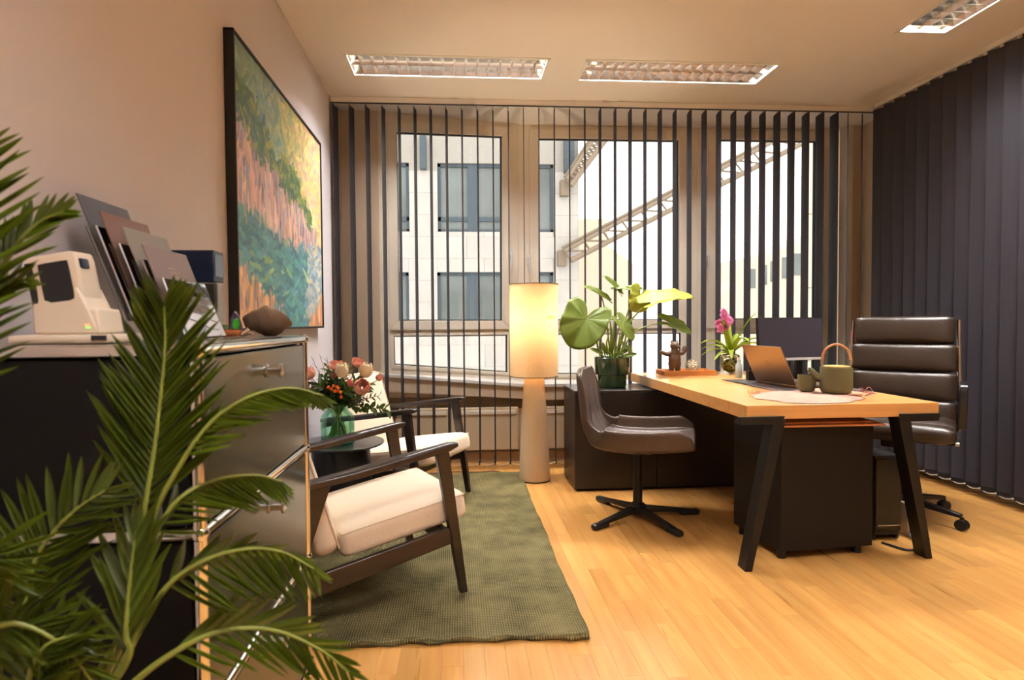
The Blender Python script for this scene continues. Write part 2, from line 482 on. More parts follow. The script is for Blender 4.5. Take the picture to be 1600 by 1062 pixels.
def holes_plane(x0, x1, y0, y1, z, t, holes):
    mb = MB()
    xs = sorted({x0, x1, *[h[0] for h in holes], *[h[1] for h in holes]})
    ys = sorted({y0, y1, *[h[2] for h in holes], *[h[3] for h in holes]})
    for a, b in zip(xs, xs[1:]):
        for c, d in zip(ys, ys[1:]):
            cx, cy = (a + b) / 2, (c + d) / 2
            if any(h[0] < cx < h[1] and h[2] < cy < h[3] for h in holes): continue
            mb.box((a, c, z), (b, d, z + t))
    return mb
LIGHTS = [(-0.672, 0.596, 3.73, 4.045, 'X'), (0.836, 2.10, 3.73, 4.05, 'X'), (2.535, 2.83, 2.02, 3.28, 'Y'),
          (-0.30, 0.97, 0.35, 0.665, 'X'), (1.25, 2.52, 0.35, 0.665, 'X'), (0.2, 1.47, -1.5, -1.185, 'X')]  # this row: unseen fill luminaires, added to brighten the room
struct('ceiling', holes_plane(XL - .1, XR + .1, YF - .1, YB + .1, H, 0.02, [l[:4] for l in LIGHTS]), M_ceil, smooth=False)
struct('wall_left', MB().box((XL - .12, YF, -.05), (XL, 4.56, H + .02)).box((XL - .5, 4.56, -.05), (XL - .1, YB, H + .02)), M_wall, smooth=False)
struct('wall_front', MB().box((XL - .1, YF - .12, -.05), (XR + .1, YF, H + .02)), M_wall, smooth=False)
struct('wall_right', MB().box((XR, YF, -.05), (XR + .12, YB + .1, H + .02)), M_beige, smooth=False)
struct('baseboard_left', MB().box((XL, YF, 0), (XL + .014, 4.56, .07)), M_sill, bevel=.003)

# window wall: apron below the sill and the solid ends of the bay
WA, WB = Vector((-0.66, 4.70, 0)), Vector((0.52, 4.95, 0))
wb = MB()
wb.box((XL - .12, 4.56, -.05), (XL + .02, 4.74, H))                  # left return
wb.box((XL + .02, 4.70, -.05), (-0.60, 4.90, H))                     # beige wall between return and window
wb.hexa([(-0.62, 4.72, -.05), (0.54, 4.72, -.05), (0.54, 5.2, -.05), (-0.62, 5.2, -.05)], [(-0.62, 4.72, 0.70), (0.54, 4.72, 0.60), (0.54, 5.2, 0.60), (-0.62, 5.2, 0.70)])
wb.box((0.54, 4.72, -.05), (XR, 5.2, 0.59))                          # below the windows
wb.box((3.375, 4.86, .5), (XR + .02, 5.1, H))
struct('wall_back', wb, M_beige, smooth=False)
struct('trim_1', MB().box((3.332, 4.85, .60), (3.375, 4.97, H)), M_sill, bevel=.003)      # pale reveal by the right window
sill = MB()
sill.hexa([(-0.63, 4.655, .695), (0.54, 4.655, .592), (0.54, 4.95, .592), (-0.63, 4.75, .695)], [(-0.63, 4.655, .722), (0.54, 4.655, .620), (0.54, 4.95, .620), (-0.63, 4.75, .722)])
sill.hexa([(0.54, 4.655, .592), (XR, 4.655, .575), (XR, 4.98, .575), (0.54, 4.98, .592)], [(0.54, 4.655, .620), (XR, 4.655, .603), (XR, 4.98, .603), (0.54, 4.98, .620)])
struct('window_sill', sill, M_sill, bevel=.004)
# apron board and painted shade strip under the sill, then the convector casings
struct('trim_2', MB().hexa([(-0.62, 4.67, .58), (0.54, 4.67, .50), (0.54, 4.72, .50), (-0.62, 4.72, .58)], [(-0.62, 4.67, .70), (0.54, 4.67, .594), (0.54, 4.72, .594), (-0.62, 4.72, .70)]).box((.54, 4.67, .49), (XR, 4.72, .59)), M_beige, smooth=False)
struct('trim_3', MB().box((XL + .02, 4.685, 0.0), (XR, 4.70, .08)), mat('skirting', lin(168, 140, 108), .7), smooth=False)
struct('trim_shade_strip', MB().box((XL + .02, 4.712, .42), (XR, 4.719, .52)), M_niche_shade, smooth=False)
for k, (a, b, lab) in enumerate([(-.585, -.07, 'flat beige convector cover under the left end of the sill, behind the armchairs'), (-.05, .48, 'flat beige convector cover under the sill, just left of the floor lamp'), (.56, 1.1, 'flat beige convector cover under the sill, between floor lamp and dark credenza')]):
    t = thing('convector_cover', lab, 'radiator', (a, 4.70, .10), group='convector covers under the sill')
    MB().box((0, -.045, 0), (b - a, .010, .335)).build('casing', M_radiator, t, bevel=.004)
    MB().box((.02, -.052, .285), (b - a - .02, -.043, .315)).build('top_grille', M_frame, t, bevel=.002)

def plane_pt(px, py, A, B, off=0.0):
    d = _fw + _r2 * ((px - X0) / F) + _u2 * ((Y0 - py) / F)
    n = Vector((-(B.y - A.y), B.x - A.x, 0)).normalized()
    t = (n.dot(A - Vector((0, 0, CAM_Z))) + off) / n.dot(d)
    return Vector((0, 0, CAM_Z)) + d * t

def ring(outer, inner, y0, y1):
    """frame between two quads given in (s, z); depth y0..y1"""
    mb = MB()
    for k in range(4):
        a, b = outer[k], outer[(k + 1) % 4]; c, d = inner[(k + 1) % 4], inner[k]
        mb.hexa([(a[0], y0, a[1]), (b[0], y0, b[1]), (c[0], y0, c[1]), (d[0], y0, d[1])], [(a[0], y1, a[1]), (b[0], y1, b[1]), (c[0], y1, c[1]), (d[0], y1, d[1])])
    return mb
def inset(q, i):
    (a, b, c, d) = q      # bottom-left, bottom-right, top-right, top-left
    return [(a[0] + i, a[1] + i), (b[0] - i, b[1] + i), (c[0] - i, c[1] - i), (d[0] + i, d[1] - i)]

def make_window(name, A, ang, W_, zb0, zb1, zt, glass, low, handle):
    """A: left end; local x along the wall, y outward. glass/low: quads (s,z) of the two panes"""
    t = thing(name, None, None, (A[0], A[1], 0), ang, kind='structure')
    outer = [(0, zb0), (W_, zb1), (W_, zt), (0, zt)]
    sash_o = inset(glass, -0.075)
    # fixed frame round both openings
    mid0, mid1 = sash_o[0][1], low[3][1] + 0.03
    up_open = inset(glass, -0.062)
    lo_open = inset(low, -0.03)
    fr = MB()
    def bar(p):
        fr.hexa([(x, 0.0, z) for x, z in p], [(x, 0.07, z) for x, z in p])
    bar([(0, zb0), (up_open[0][0], zb0), (up_open[3][0], zt), (0, zt)])
    bar([(up_open[1][0], zb1), (W_, zb1), (W_, zt), (up_open[2][0], zt)])
    bar([up_open[3], up_open[2], (up_open[2][0], zt), (up_open[3][0], zt)])
    bar([(up_open[0][0], lo_open[3][1]), (up_open[1][0], lo_open[2][1]), up_open[1], up_open[0]])
    bar([(up_open[0][0], zb0), (up_open[1][0], zb1), (up_open[1][0], lo_open[1][1]), (up_open[0][0], lo_open[0][1])])
    if lo_open[0][0] > up_open[0][0] + .002:
        bar([(up_open[0][0], lo_open[0][1]), lo_open[0], lo_open[3], (up_open[0][0], lo_open[3][1])])
    if lo_open[1][0] < up_open[1][0] - .002:
        bar([lo_open[1], (up_open[1][0], lo_open[1][1]), (up_open[1][0], lo_open[2][1]), lo_open[2]])
    fr.build('window_frame', M_frame, t, bevel=.003)
    s = ring(inset(glass, -0.078), inset(glass, -0.004), -0.022, 0.05).build('sash', M_frame, t, bevel=.004)
    ring(inset(glass, -0.006), inset(glass, 0.004), 0.004, 0.03).build('gasket', M_gasket, s)
    g = inset(glass, -0.005)
    MB().hexa([(x, .020, z) for x, z in g], [(x, .024, z) for x, z in g]).build('pane', M_pane, s, smooth=False)
    l = ring(inset(low, -0.032), inset(low, -0.003), -0.008, 0.05).build('lower_bead', M_frame, t, bevel=.003)
    ring(inset(low, -0.004), inset(low, 0.004), 0.006, 0.03).build('lower_gasket', M_gasket, l)
    g = inset(low, -0.003)
    MB().hexa([(x, .020, z) for x, z in g], [(x, .024, z) for x, z in g]).build('lower_pane', M_pane, l, smooth=False)
    if handle:
        hx, hz = handle
        hd = MB().rbox((hx, -.030, hz), (.016, .008, .045), .006, 3).tube([(hx, -.03, hz), (hx, -.065, hz)], .009, 10)
        hd.tube([(hx, -.065, hz + .008), (hx, -.07, hz - .05), (hx, -.065, hz - .12)], .009, 10).build('handle', M_white_plastic, t)
    return t

ang1 = math.atan2(WB.y - WA.y, WB.x - WA.x); L1 = (WB - WA).length
def s1(px, py):
    p = plane_pt(px, py, WA, WB)
    return ((p - WA).x * math.cos(ang1) + (p - WA).y * math.sin(ang1), p.z)
make_window('window_1', (WA.x, WA.y), ang1, L1, .715, .618, 2.759,
            [s1(624, 500), s1(783.5, 500), s1(783, 213.6), s1(620, 207)],
            [s1(617, 568.7), s1(792, 580.7), s1(792, 523.7), s1(616, 525.5)], (s1(796, 400)[0], 1.66))
YW = 4.97
make_window('window_2', (0.52, YW), 0, 1.545, .60, .60, 2.759,
            [(.172, 1.128), (1.378, 1.125), (1.372, 2.643), (.178, 2.643)],
            [(.170, .672), (1.398, .662), (1.398, 1.005), (.170, 1.005)], (.085, 1.64))
make_window('window_3', (2.065, YW), 0, 1.265, .60, .60, 2.759,
            [(.165, 1.125), (1.05, 1.125), (1.05, 2.655), (.165, 2.655)],
            [(.165, .665), (1.05, .660), (1.05, .998), (.165, .998)], (.075, 1.66))

# ------------------------------------------------------------------ vertical blinds
def slat_mesh(w, z0, z1, cut):
    """curved hanging slat, local x across, top tapering to its hanger, weight pocket below"""
    mb = MB(); n = 6
    def fn(u, v):
        x = (u - .5) * w
        y = 0.006 * (1 - (2 * u - 1) ** 2)
        return (x, y, z0 + (z1 - z0) * v)
    mb.grid(fn, n, 1)
    me = mb.mesh('slat', 60)
    me.materials.append(M_slat)
    return me
ZT = 2.715
blind = thing('vertical_blind', 'open dark slat blind hanging across the window wall', 'blind', (0, 4.44, 0))
MB().box((XL + .005, -.022, ZT), (XRB + .07, .022, ZT + .044)).build('head_rail', M_ceil, blind, bevel=.003)
MB().box((XL + .005, -.023, ZT - .004), (XRB + .07, -.010, ZT + .003)).build('rail_channel', M_track, blind)
slat_me = slat_mesh(.127, .05, 2.70, 0)
hanger_me = MB().box((-.008, -.003, 2.695), (.008, .003, 2.725)).mesh('hanger', smooth=False); hanger_me.materials.append(M_white_plastic)
bottom_me = MB().box((-.062, -.003, .048), (.062, .006, .075)).mesh('weight', smooth=False); bottom_me.materials.append(M_black_plastic)
sx = []
for k in range(37):
    x = -0.869 + k * 0.1152
    if x > XRB + .05: break
    a = math.radians(90 - 6.3 + random.uniform(-1.6, 1.6))
    if k < 3: a -= math.radians(2)
    if 9 <= k <= 11: a = math.radians(90 - 7.5)
    if 17 <= k: a = math.radians(90 - 5 + random.uniform(-1.5, 1.5))
    if k >= 34: a = math.radians(90 - 33)
    Mx = Matrix.Translation((x, 0, 0)) @ Matrix.Rotation(a, 4, 'Z')
    s = share('slat', slat_me, blind, Mx)
    share('bottom_weight', bottom_me, s)
    share('hanger', hanger_me, s)
    sx.append((x, a))
ch = MB()
for (x0, a0), (x1, a1) in zip(sx, sx[1:]):
    for side in (-1, 1):
        p = Vector((x0 + side * .06 * math.cos(a0), side * .06 * math.sin(a0), .062)); q = Vector((x1 + side * .06 * math.cos(a1), side * .06 * math.sin(a1), .062))
        ch.tube(bez([p, (p + q) / 2 - Vector((0, 0, .014)), q], 6), .0012, 5, caps=False)
ch.build('bead_cord', M_chain, blind)

blind2 = thing('vertical_blind', 'closed dark slat blind covering the whole right-hand wall', 'blind', (XRB, 0, 0))
MB().box((-.022, 0.2, ZT + .01), (.022, 4.37, ZT + .044)).build('head_rail', M_white_plastic, blind2, bevel=.003)
sy = []
ypos = 4.312
while ypos > 0.3:
    a = math.radians(90 + 33 + random.uniform(-2, 2))
    Mx = Matrix.Translation((0, ypos, 0.012)) @ Matrix.Rotation(a, 4, 'Z')
    s = share('slat', slat_me, blind2, Mx)
    share('bottom_weight', bottom_me, s)
    share('hanger', hanger_me, s)
    sy.append(ypos); ypos -= .109
ch = MB()
for y0, y1 in zip(sy, sy[1:]):
    ch.tube(bez([(-.03, y0 - .045, .068), (-.032, (y0 + y1) / 2 - .045, .054), (-.03, y1 - .045, .068)], 6), .0022, 5, caps=False)
    ch.ball((-.03, y0 - .045, .068), .006, 8, 5)
ch.build('bead_cord', M_chain, blind2)

# ------------------------------------------------------------------ ceiling luminaires
def ceiling_light(x0, x1, y0, y1, axis, label, power):
    lx, ly = (x1 - x0, y1 - y0)
    if axis == 'Y': lx, ly = ly, lx
    t = thing('ceiling_light', label, 'ceiling light', ((x0 + x1) / 2, (y0 + y1) / 2, H), PI / 2 if axis == 'Y' else 0, 'recessed louvre luminaires')
    a, b = lx / 2, ly / 2
    ring2 = MB()
    for (p, q) in (((-a - .008, -b - .008), (a + .008, -b + .012)), ((-a - .008, b - .012), (a + .008, b + .008)), ((-a - .008, -b), (-a + .012, b)), ((a - .012, -b), (a + .008, b))):
        ring2.box((p[0], p[1], -.004), (q[0], q[1], .003))
    ring2.build('frame', M_reflector, t)
    hz = .125
    hs = MB().box((-a - .004, -b - .004, hz), (a + .004, b + .004, hz + .004))
    for (p, q) in (((-a - .004, -b - .004), (a + .004, -b)), ((-a - .004, b), (a + .004, b + .004)), ((-a - .004, -b), (-a, b)), ((a, -b), (a + .004, b))):
        hs.box((p[0], p[1], .003), (q[0], q[1], hz))
    hs.build('housing', M_alu, t, smooth=False)
    # parabolic side reflectors and middle rib
    for y_, nm in ((-b + .012, 'side_reflector'), (b - .012, 'side_reflector'), (0, 'middle_rib')):
        MB().hexa([(-a, y_ - .0015, .002), (a, y_ - .0015, .002), (a, y_ + .0015, .002), (-a, y_ + .0015, .002)], [(-a, y_ - .021, .066), (a, y_ - .021, .066), (a, y_ + .021, .066), (-a, y_ + .021, .066)]).build(nm, M_alu, t, smooth=False)
    bl = MB().hexa([(-.0012, -b + .016, .002), (.0012, -b + .016, .002), (.0012, b - .016, .002), (-.0012, b - .016, .002)], [(-.016, -b + .016, .055), (.016, -b + .016, .055), (.016, b - .016, .055), (-.016, b - .016, .055)]).mesh('louvre_blade', smooth=False)
    bl.materials.append(M_alu)
    n = 17
    for k in range(1, n):
        share('louvre_blade', bl, t, Matrix.Translation((-a + lx * k / n, 0, 0)))
    for y_ in (-b / 2, b / 2):
        MB().tube([(-a + .03, y_, .095), (a - .03, y_, .095)], .008, 8).build('tube', M_tube, t)
    ld = bpy.data.lights.new('luminaire_light', 'AREA'); ld.shape = 'RECTANGLE'; ld.size = lx - .04; ld.size_y = ly - .04
    ld.energy = power; ld.color = WARM
    lo = bpy.data.objects.new('luminaire_light', ld); COL.objects.link(lo); lo.parent = t; lo.location = (0, 0, .1215)
    return t
for l, lab in zip(LIGHTS, ['long recessed louvre light in the ceiling above the floor lamp, nearest the painting', 'long recessed louvre light in the ceiling above the desk and laptop',
                           'recessed louvre light running along the closed blind at the top right corner', 'added recessed louvre fill light, unseen behind the camera near the painting wall', 'added recessed louvre fill light, unseen behind the camera near the blind wall', 'added recessed louvre fill light, unseen at the rear of the room behind the camera']):
    ceiling_light(*l, lab, TUBE_W * (.72 if l[2] < 1 else 1))

# ------------------------------------------------------------------ painting
def painting():
    Yn, Yf_, z0, z1 = 2.425, 3.935, 1.083, 2.274
    t = thing('framed_painting', 'large coastal cliff painting in a thin black frame on the left wall', 'painting', (XL, 0, 0))
    fr = MB(); w = .012
    for a, b in (((Yn, z0), (Yf_, z0 + w)), ((Yn, z1 - w), (Yf_, z1)), ((Yn, z0), (Yn + w, z1)), ((Yf_ - w, z0), (Yf_, z1))):
        fr.box((.002, a[0], a[1]), (.042, b[0], b[1]))
    fr.build('frame', mat('black_frame', lin(20, 17, 15), .5), t, bevel=.0015)
    nu, nv = 270, 210
    img = np.zeros((nv, nu, 3))
    def cliff_base(u): return .40 + .015 * math.sin(40 * u) + .03 * math.sin(9 * u)
    def region(u, v):
        r = random.random()
        sky_edge = .90 - .34 * u + .03 * math.sin(14 * u)
        if v < .20 - .42 * u + .05 * abs(math.sin(26 * u)) and u < .48: return random.choice([(214, 160, 110), (236, 186, 110), (190, 140, 120), (150, 128, 140), (240, 200, 150)]), 'v'
        if u > .74 and v < .14 * (u - .74) / .26 + .03 * abs(math.sin(40 * u)): return random.choice([(214, 150, 100), (176, 120, 100), (226, 180, 130)]), 'v'
        if v < cliff_base(u) or (u > .87 and v < .40):
            if u > .78 - .2 * (.4 - v) and v > .05:
                return random.choice([(150, 178, 190), (176, 192, 196), (206, 206, 190), (120, 158, 176), (214, 196, 160)]), 'h'
            return random.choice([(66, 134, 138), (80, 150, 146), (52, 116, 126), (100, 160, 146), (136, 176, 104) if r < .5 and u < .6 else (70, 136, 142), (84, 140, 160), (54, 108, 120), (176, 196, 120) if r < .2 else (76, 140, 136)]), 'h'
        cl_top = .70 - .22 * u + .03 * math.sin(22 * u)
        if v < cl_top and u < .90:
            return random.choice([(226, 176, 158), (236, 192, 166), (206, 156, 150), (184, 168, 190), (240, 206, 164), (222, 172, 130), (170, 146, 160), (244, 216, 190), (160, 164, 192), (234, 176, 146)]), 'v'
        if v < sky_edge - .04 * random.random() and u < .84:
            return random.choice([(70, 112, 50), (96, 130, 48), (54, 96, 56), (130, 146, 54), (40, 84, 60), (160, 160, 60), (84, 120, 70)]), 'd'
        k = u + .25 * random.random()
        if k < .5: return random.choice([(118, 158, 140), (140, 170, 140), (100, 146, 140), (150, 176, 150)]), 'd'
        if k < .75: return random.choice([(186, 190, 120), (206, 200, 110), (160, 180, 130), (216, 206, 140)]), 'd'
        return random.choice([(236, 218, 140), (240, 214, 170), (232, 206, 110), (236, 190, 170)]), 'd'
    for j in range(0, nv, 2):
        for i in range(0, nu, 2):
            img[j:j + 2, i:i + 2] = region(i / nu, j / nv)[0]
    for k in range(5200):
        u, v = random.random(), random.random()
        c, o = region(u, v)
        c = np.array(c) * random.uniform(.86, 1.12)
        if random.random() < .07 and o == 'v': c = np.array((96, 80, 96)); 
        an = {'v': PI / 2 + random.uniform(-.35, .35), 'h': random.uniform(-.5, .5), 'd': random.uniform(-1.1, 1.1)}[o]
        la, lb = random.uniform(6, 14), random.uniform(1.6, 3.4)
        ci, cj = u * nu, v * nv
        R = int(la + 2)
        i0, i1, j0, j1 = max(0, int(ci) - R), min(nu, int(ci) + R), max(0, int(cj) - R), min(nv, int(cj) + R)
        if i1 <= i0 or j1 <= j0: continue
        ii, jj = np.meshgrid(np.arange(i0, i1), np.arange(j0, j1))
        dx, dy = ii - ci, jj - cj
        a = (dx * math.cos(an) + dy * math.sin(an)) / la; b = (-dx * math.sin(an) + dy * math.cos(an)) / lb
        msk = ((a * a + b * b) < 1)[..., None]
        img[j0:j1, i0:i1] = np.where(msk, img[j0:j1, i0:i1] * .25 + c * .75, img[j0:j1, i0:i1])
    img = np.clip(img / 255, 0, 1)
    imgl = np.where(img <= .04045, img / 12.92, ((img + .055) / 1.055) ** 2.4)
    mb = MB(); ya, yb, za, zb = Yn + w, Yf_ - w, z0 + w, z1 - w
    mb.grid(lambda u, v: (.034, ya + (yb - ya) * u, za + (zb - za) * v), nu - 1, nv - 1)
    m = bpy.data.materials.new('oil_paint'); m.use_nodes = True
    N = m.node_tree.nodes; b = N['Principled BSDF']; b.inputs['Roughness'].default_value = .45
    at_ = N.new('ShaderNodeAttribute'); at_.attribute_name = 'paint'
    m.node_tree.links.new(at_.outputs['Color'], b.inputs['Base Color'])
    o = mb.build('canvas', m, t, smooth=False)
    ca = o.data.color_attributes.new('paint', 'FLOAT_COLOR', 'POINT')
    arr = np.ones((nu * nv, 4)); arr[:, :3] = imgl.transpose(1, 0, 2).reshape(-1, 3)
    ca.data.foreach_set('color', arr.ravel())
    MB().box((.004, ya, za), (.03, yb, zb)).build('stretcher', M_boardwood, t, smooth=False)
painting()

# ------------------------------------------------------------------ rug
def rug():
    x0, x1, y0, y1 = -.86, .452, 2.03, 4.30
    mb = MB()
    nx, ny = 60, 110
    def edge(u, v):
        x = x0 + (x1 - x0) * u + .003 * math.sin(v * 17) * (u > .9) + .0015 * math.sin(v * 61) * (u > .9)
        y = y0 + (y1 - y0) * v + (.02 * (1 - v)) * (u ** 8) * -1 + .004 * math.sin(u * 40) * (v < .1)
        z = .014 + .0006 * math.sin(u * 57 + v * 31) * math.sin(v * 77)
        c = math.hypot(x - .45, y - 2.02)
        if c < .16: z += .010 * (1 - c / .16)
        return (x, y, z)
    mb.grid(edge, nx, ny)
    o = mb.build('rug', M_rug, None, angle=80, solid=.013, off=-1)
    tag(o, 'green flat-woven rug under the armchairs', 'rug')
    rl = MB(); pts = []
    for k in range(41):
        u = k / 40
        p = edge(u, 0)
        pts.append((p[0], p[1], .012 + .004 * math.sin(u * 50) + (.006 if u > .95 else 0)))
    rl.tube(pts, [.011 + .003 * math.sin(k * 1.7) + (.006 if k > 37 else 0) for k in range(41)], 8)
    rl.build('rolled_hem', M_rug, o)
rug()

# ------------------------------------------------------------------ drawer cabinet
CX0, CX1, CY0, CY1 = XL + .042, -.482, 1.132, 1.897
ZC = [.040, .372, .719, 1.062]
def cabinet():
    t = thing('drawer_cabinet', 'olive metal drawer cabinet with chrome tube frame in the left foreground', 'cabinet', (CX1, CY0, 0))
    T = Matrix.Translation((-CX1, -CY0, 0)); r = .0125
    def part(mb, name, m, **k): return mb.build(name, m, t, M=T, **k)
    for x in (CX0, CX1):
        for y in (CY0, CY1):
            o = part(MB().tube([(x, y, ZC[0]), (x, y, ZC[-1])], r, 12), 'upright_tube', M_chrome)
            MB().lathe([(.019, 0), (.022, .006), (.022, .02), (.008, .026), (.008, .04)], 16, Matrix.Translation((x, y, 0))).build('foot', M_black_plastic, o)
    for z in ZC:
        for x in (CX0, CX1): part(MB().tube([(x, CY0, z), (x, CY1, z)], r, 12), 'depth_tube', M_chrome)
        for y in (CY0, CY1): part(MB().tube([(CX0, y, z), (CX1, y, z)], r, 12), 'cross_tube', M_chrome)
        for x in (CX0, CX1):
            for y in (CY0, CY1): part(MB().ball((x, y, z), .0165, 14, 10), 'ball_joint', M_chrome)
    for i in range(3):
        z0, z1 = ZC[i] + .016, ZC[i + 1] - .016
        d = part(MB().box((CX1 - .006, CY0 + .016, z0), (CX1 + .006, CY1 - .016, z1)), 'drawer_front', M_olive, bevel=.003)
        kz = z1 - .052; ky = CY0 + .385
        kn = MB().lathe([(.017, 0), (.017, .003), (.0105, .005), (.0105, .03), (.0175, .032), (.0175, .038), (.014, .040), (.014, .0385), (.0, .0385)], 24)
        kn.build('knob', M_steel, d, M=Matrix.Translation((CX1 + .006, ky, kz)) @ Matrix.Rotation(PI / 2, 4, 'Y'))
        part(MB().box((CX0 + .015, CY0 - .004, z0), (CX1 - .015, CY0 + .004, z1)), 'side_panel', M_blackpanel, bevel=.002)
        part(MB().box((CX0 + .015, CY1 - .004, z0), (CX1 - .015, CY1 + .004, z1)), 'side_panel', M_olive, bevel=.002)
        part(MB().box((CX0 - .004, CY0 + .015, z0), (CX0 + .004, CY1 - .015, z1)), 'back_panel', M_blackpanel)
    part(MB().box((CX0 + .012, CY0 + .012, ZC[-1] + .002), (CX1 - .012, CY1 - .012, ZC[-1] + .0125)), 'top_panel', M_topmetal, bevel=.002)
    part(MB().box((CX0 + .012, CY0 + .012, ZC[0] - .006), (CX1 - .012, CY1 - .012, ZC[0] + .004)), 'bottom_panel', M_blackpanel)
cabinet()
CT = 1.0755   # resting height on the cabinet

# ------------------------------------------------------------------ things on the cabinet
def card_terminal():
    t = thing('card_terminal', 'cream payment terminal docked on its charging base on the cabinet', 'card terminal', (-.738, 1.215, CT))
    MB().rbox((.0, 0, .009), (.095, .055, .009), .005, 3).build('base_plate', M_cream_plastic, t)
    MB().box((.055, -.0565, .006), (.082, -.052, .016)).build('port', M_black_plastic, t)
    MB().hexa([(-.058, -.04, .018), (.064, -.04, .018), (.064, .04, .018), (-.058, .04, .018)], [(-.064, -.034, .10), (.02, -.034, .108), (.02, .045, .108), (-.064, .045, .10)]).hexa([(.015, -.04, .018), (.064, -.04, .018), (.064, .04, .018), (.015, .04, .018)], [(.02, -.034, .070), (.055, -.034, .066), (.055, .045, .066), (.02, .045, .070)]).build('dock', M_cream_plastic, t, bevel=.004)
    R = Matrix.Translation((-.018, .0, .085)) @ Matrix.Rotation(math.radians(-10), 4, 'Y')
    b = MB().rbox((0, 0, .035), (.048, .034, .052), .010, 5).build('reader', M_cream_plastic, t, M=R)
    MB().rbox((.006, -.0335, .030), (.028, .003, .040), .003, 3).build('screen', M_black_plastic, b)
    MB().rbox((-.038, -.0335, .030), (.0065, .0025, .045), .002, 3).build('card_slot', M_black_plastic, b)
    MB().rbox((.047, -.010, .062), (.004, .014, .010), .003, 3).build('side_button', M_navy, b)
    MB().box((.036, -.0415, .034), (.043, -.038, .037)).build('orange_indicator', emit('orange_led', (1, .35, .12, 1), 1.2), t)
    MB().box((.037, -.0415, .029), (.045, -.038, .032)).build('green_indicator', emit('green_led', (.35, 1, .2, 1), 1.0), t)
card_terminal()

HY0, HY1 = 1.36, 1.59
LEAN = math.tan(math.radians(20))
TIER = [(-.858, 1.41, 1.412, 1.617), (-.803, 1.369, 1.401, 1.607), (-.748, 1.332, 1.389, 1.591), (-.693, 1.288, 1.363, 1.572)]
def brochure_holder():
    t = thing('brochure_holder', 'clear acrylic stepped brochure holder on the cabinet', 'brochure holder', (0, 0, 0))
    MB().box((-.83, HY0 + .01, CT + .001), (-.555, HY1 + .03, CT + .004)).build('base', M_acrylic, t, smooth=False)
    xb = [-.738, -.690, -.645, -.600]
    for i, (x, zt, ya, yb) in enumerate(TIER):
        z0 = CT + .004 + (3 - i) * .012
        z1 = zt - .075
        p = MB()
        xz = lambda z, o: x + .008 + o + (zt - z) * LEAN
        z0_ = z0
        for o in (.009,):
            p.hexa([(xz(z0, o), ya - .006, z0), (xz(z0, o) + .003, ya - .006, z0), (xz(z0, o) + .003, yb + .006, z0), (xz(z0, o), yb + .006, z0)],
                   [(xz(z1, o), ya - .006, z1), (xz(z1, o) + .003, ya - .006, z1), (xz(z1, o) + .003, yb + .006, z1), (xz(z1, o), yb + .006, z1)])
        p.build('front_sheet', M_acrylic, t, smooth=False)
        for yy in (ya - .006, yb + .004):
            MB().hexa([(xz(z0, -.012), yy, z0), (xz(z0, .012), yy, z0), (xz(z0, .012), yy + .003, z0), (xz(z0, -.012), yy + .003, z0)],
                      [(xz(z1, -.012), yy, z1), (xz(z1, .012), yy, z1), (xz(z1, .012), yy + .003, z1), (xz(z1, -.012), yy + .003, z1)]).build('side_sheet', M_acrylic, t, smooth=False)
        MB().tube([(xz(z0, .012), ya - .006, z0), (xz(z1, .012), ya - .006, z1)], .0022, 6).build('polished_edge', mat('acrylic_edge', lin(225, 228, 235), .15), t)
brochure_holder()
def brochure(i, m, label, print_=False):
    x, zt, ya, yb = TIER[i]
    z0 = CT + .008 + (3 - i) * .012
    mb = MB()
    mb.hexa([(x + (zt - z0) * LEAN, ya, z0), (x + (zt - z0) * LEAN + .004, ya, z0), (x + (zt - z0) * LEAN + .004, yb, z0), (x + (zt - z0) * LEAN, yb, z0)],
            [(x, ya, zt), (x + .004, ya, zt), (x + .004, yb, zt), (x, yb, zt)])
    o = mb.build('brochure', m, None, bevel=.0008)
    tag(o, label, 'brochure', 'brochures in the acrylic holder')
    if print_:
        for k, (za, l) in enumerate([(.045, .035), (.055, .05), (.062, .042), (.085, .09), (.093, .07)]):
            za_ = zt - za; xx = x + za * LEAN + .0045
            MB().box((xx - .0002, ya + .075, za_ - .0018), (xx + .0004, ya + .075 + l, za_ + .0008)).build('printed_line', mat('brochure_print', lin(176, 150, 130), .5), o, smooth=False)
brochure(0, mat('slate_card', lin(84, 86, 94), .5), 'slate grey brochure, tallest at the back of the holder')
brochure(1, mat('brown_card', lin(128, 92, 78), .5), 'reddish brown brochure, second from the back of the holder')
brochure(2, mat('stone_card', lin(140, 132, 120), .5), 'stone grey brochure between the brown and mauve ones')
brochure(3, mat('mauve_card', lin(128, 108, 104), .5), 'mauve brochure with small pale lines of print, foremost in the holder', True)
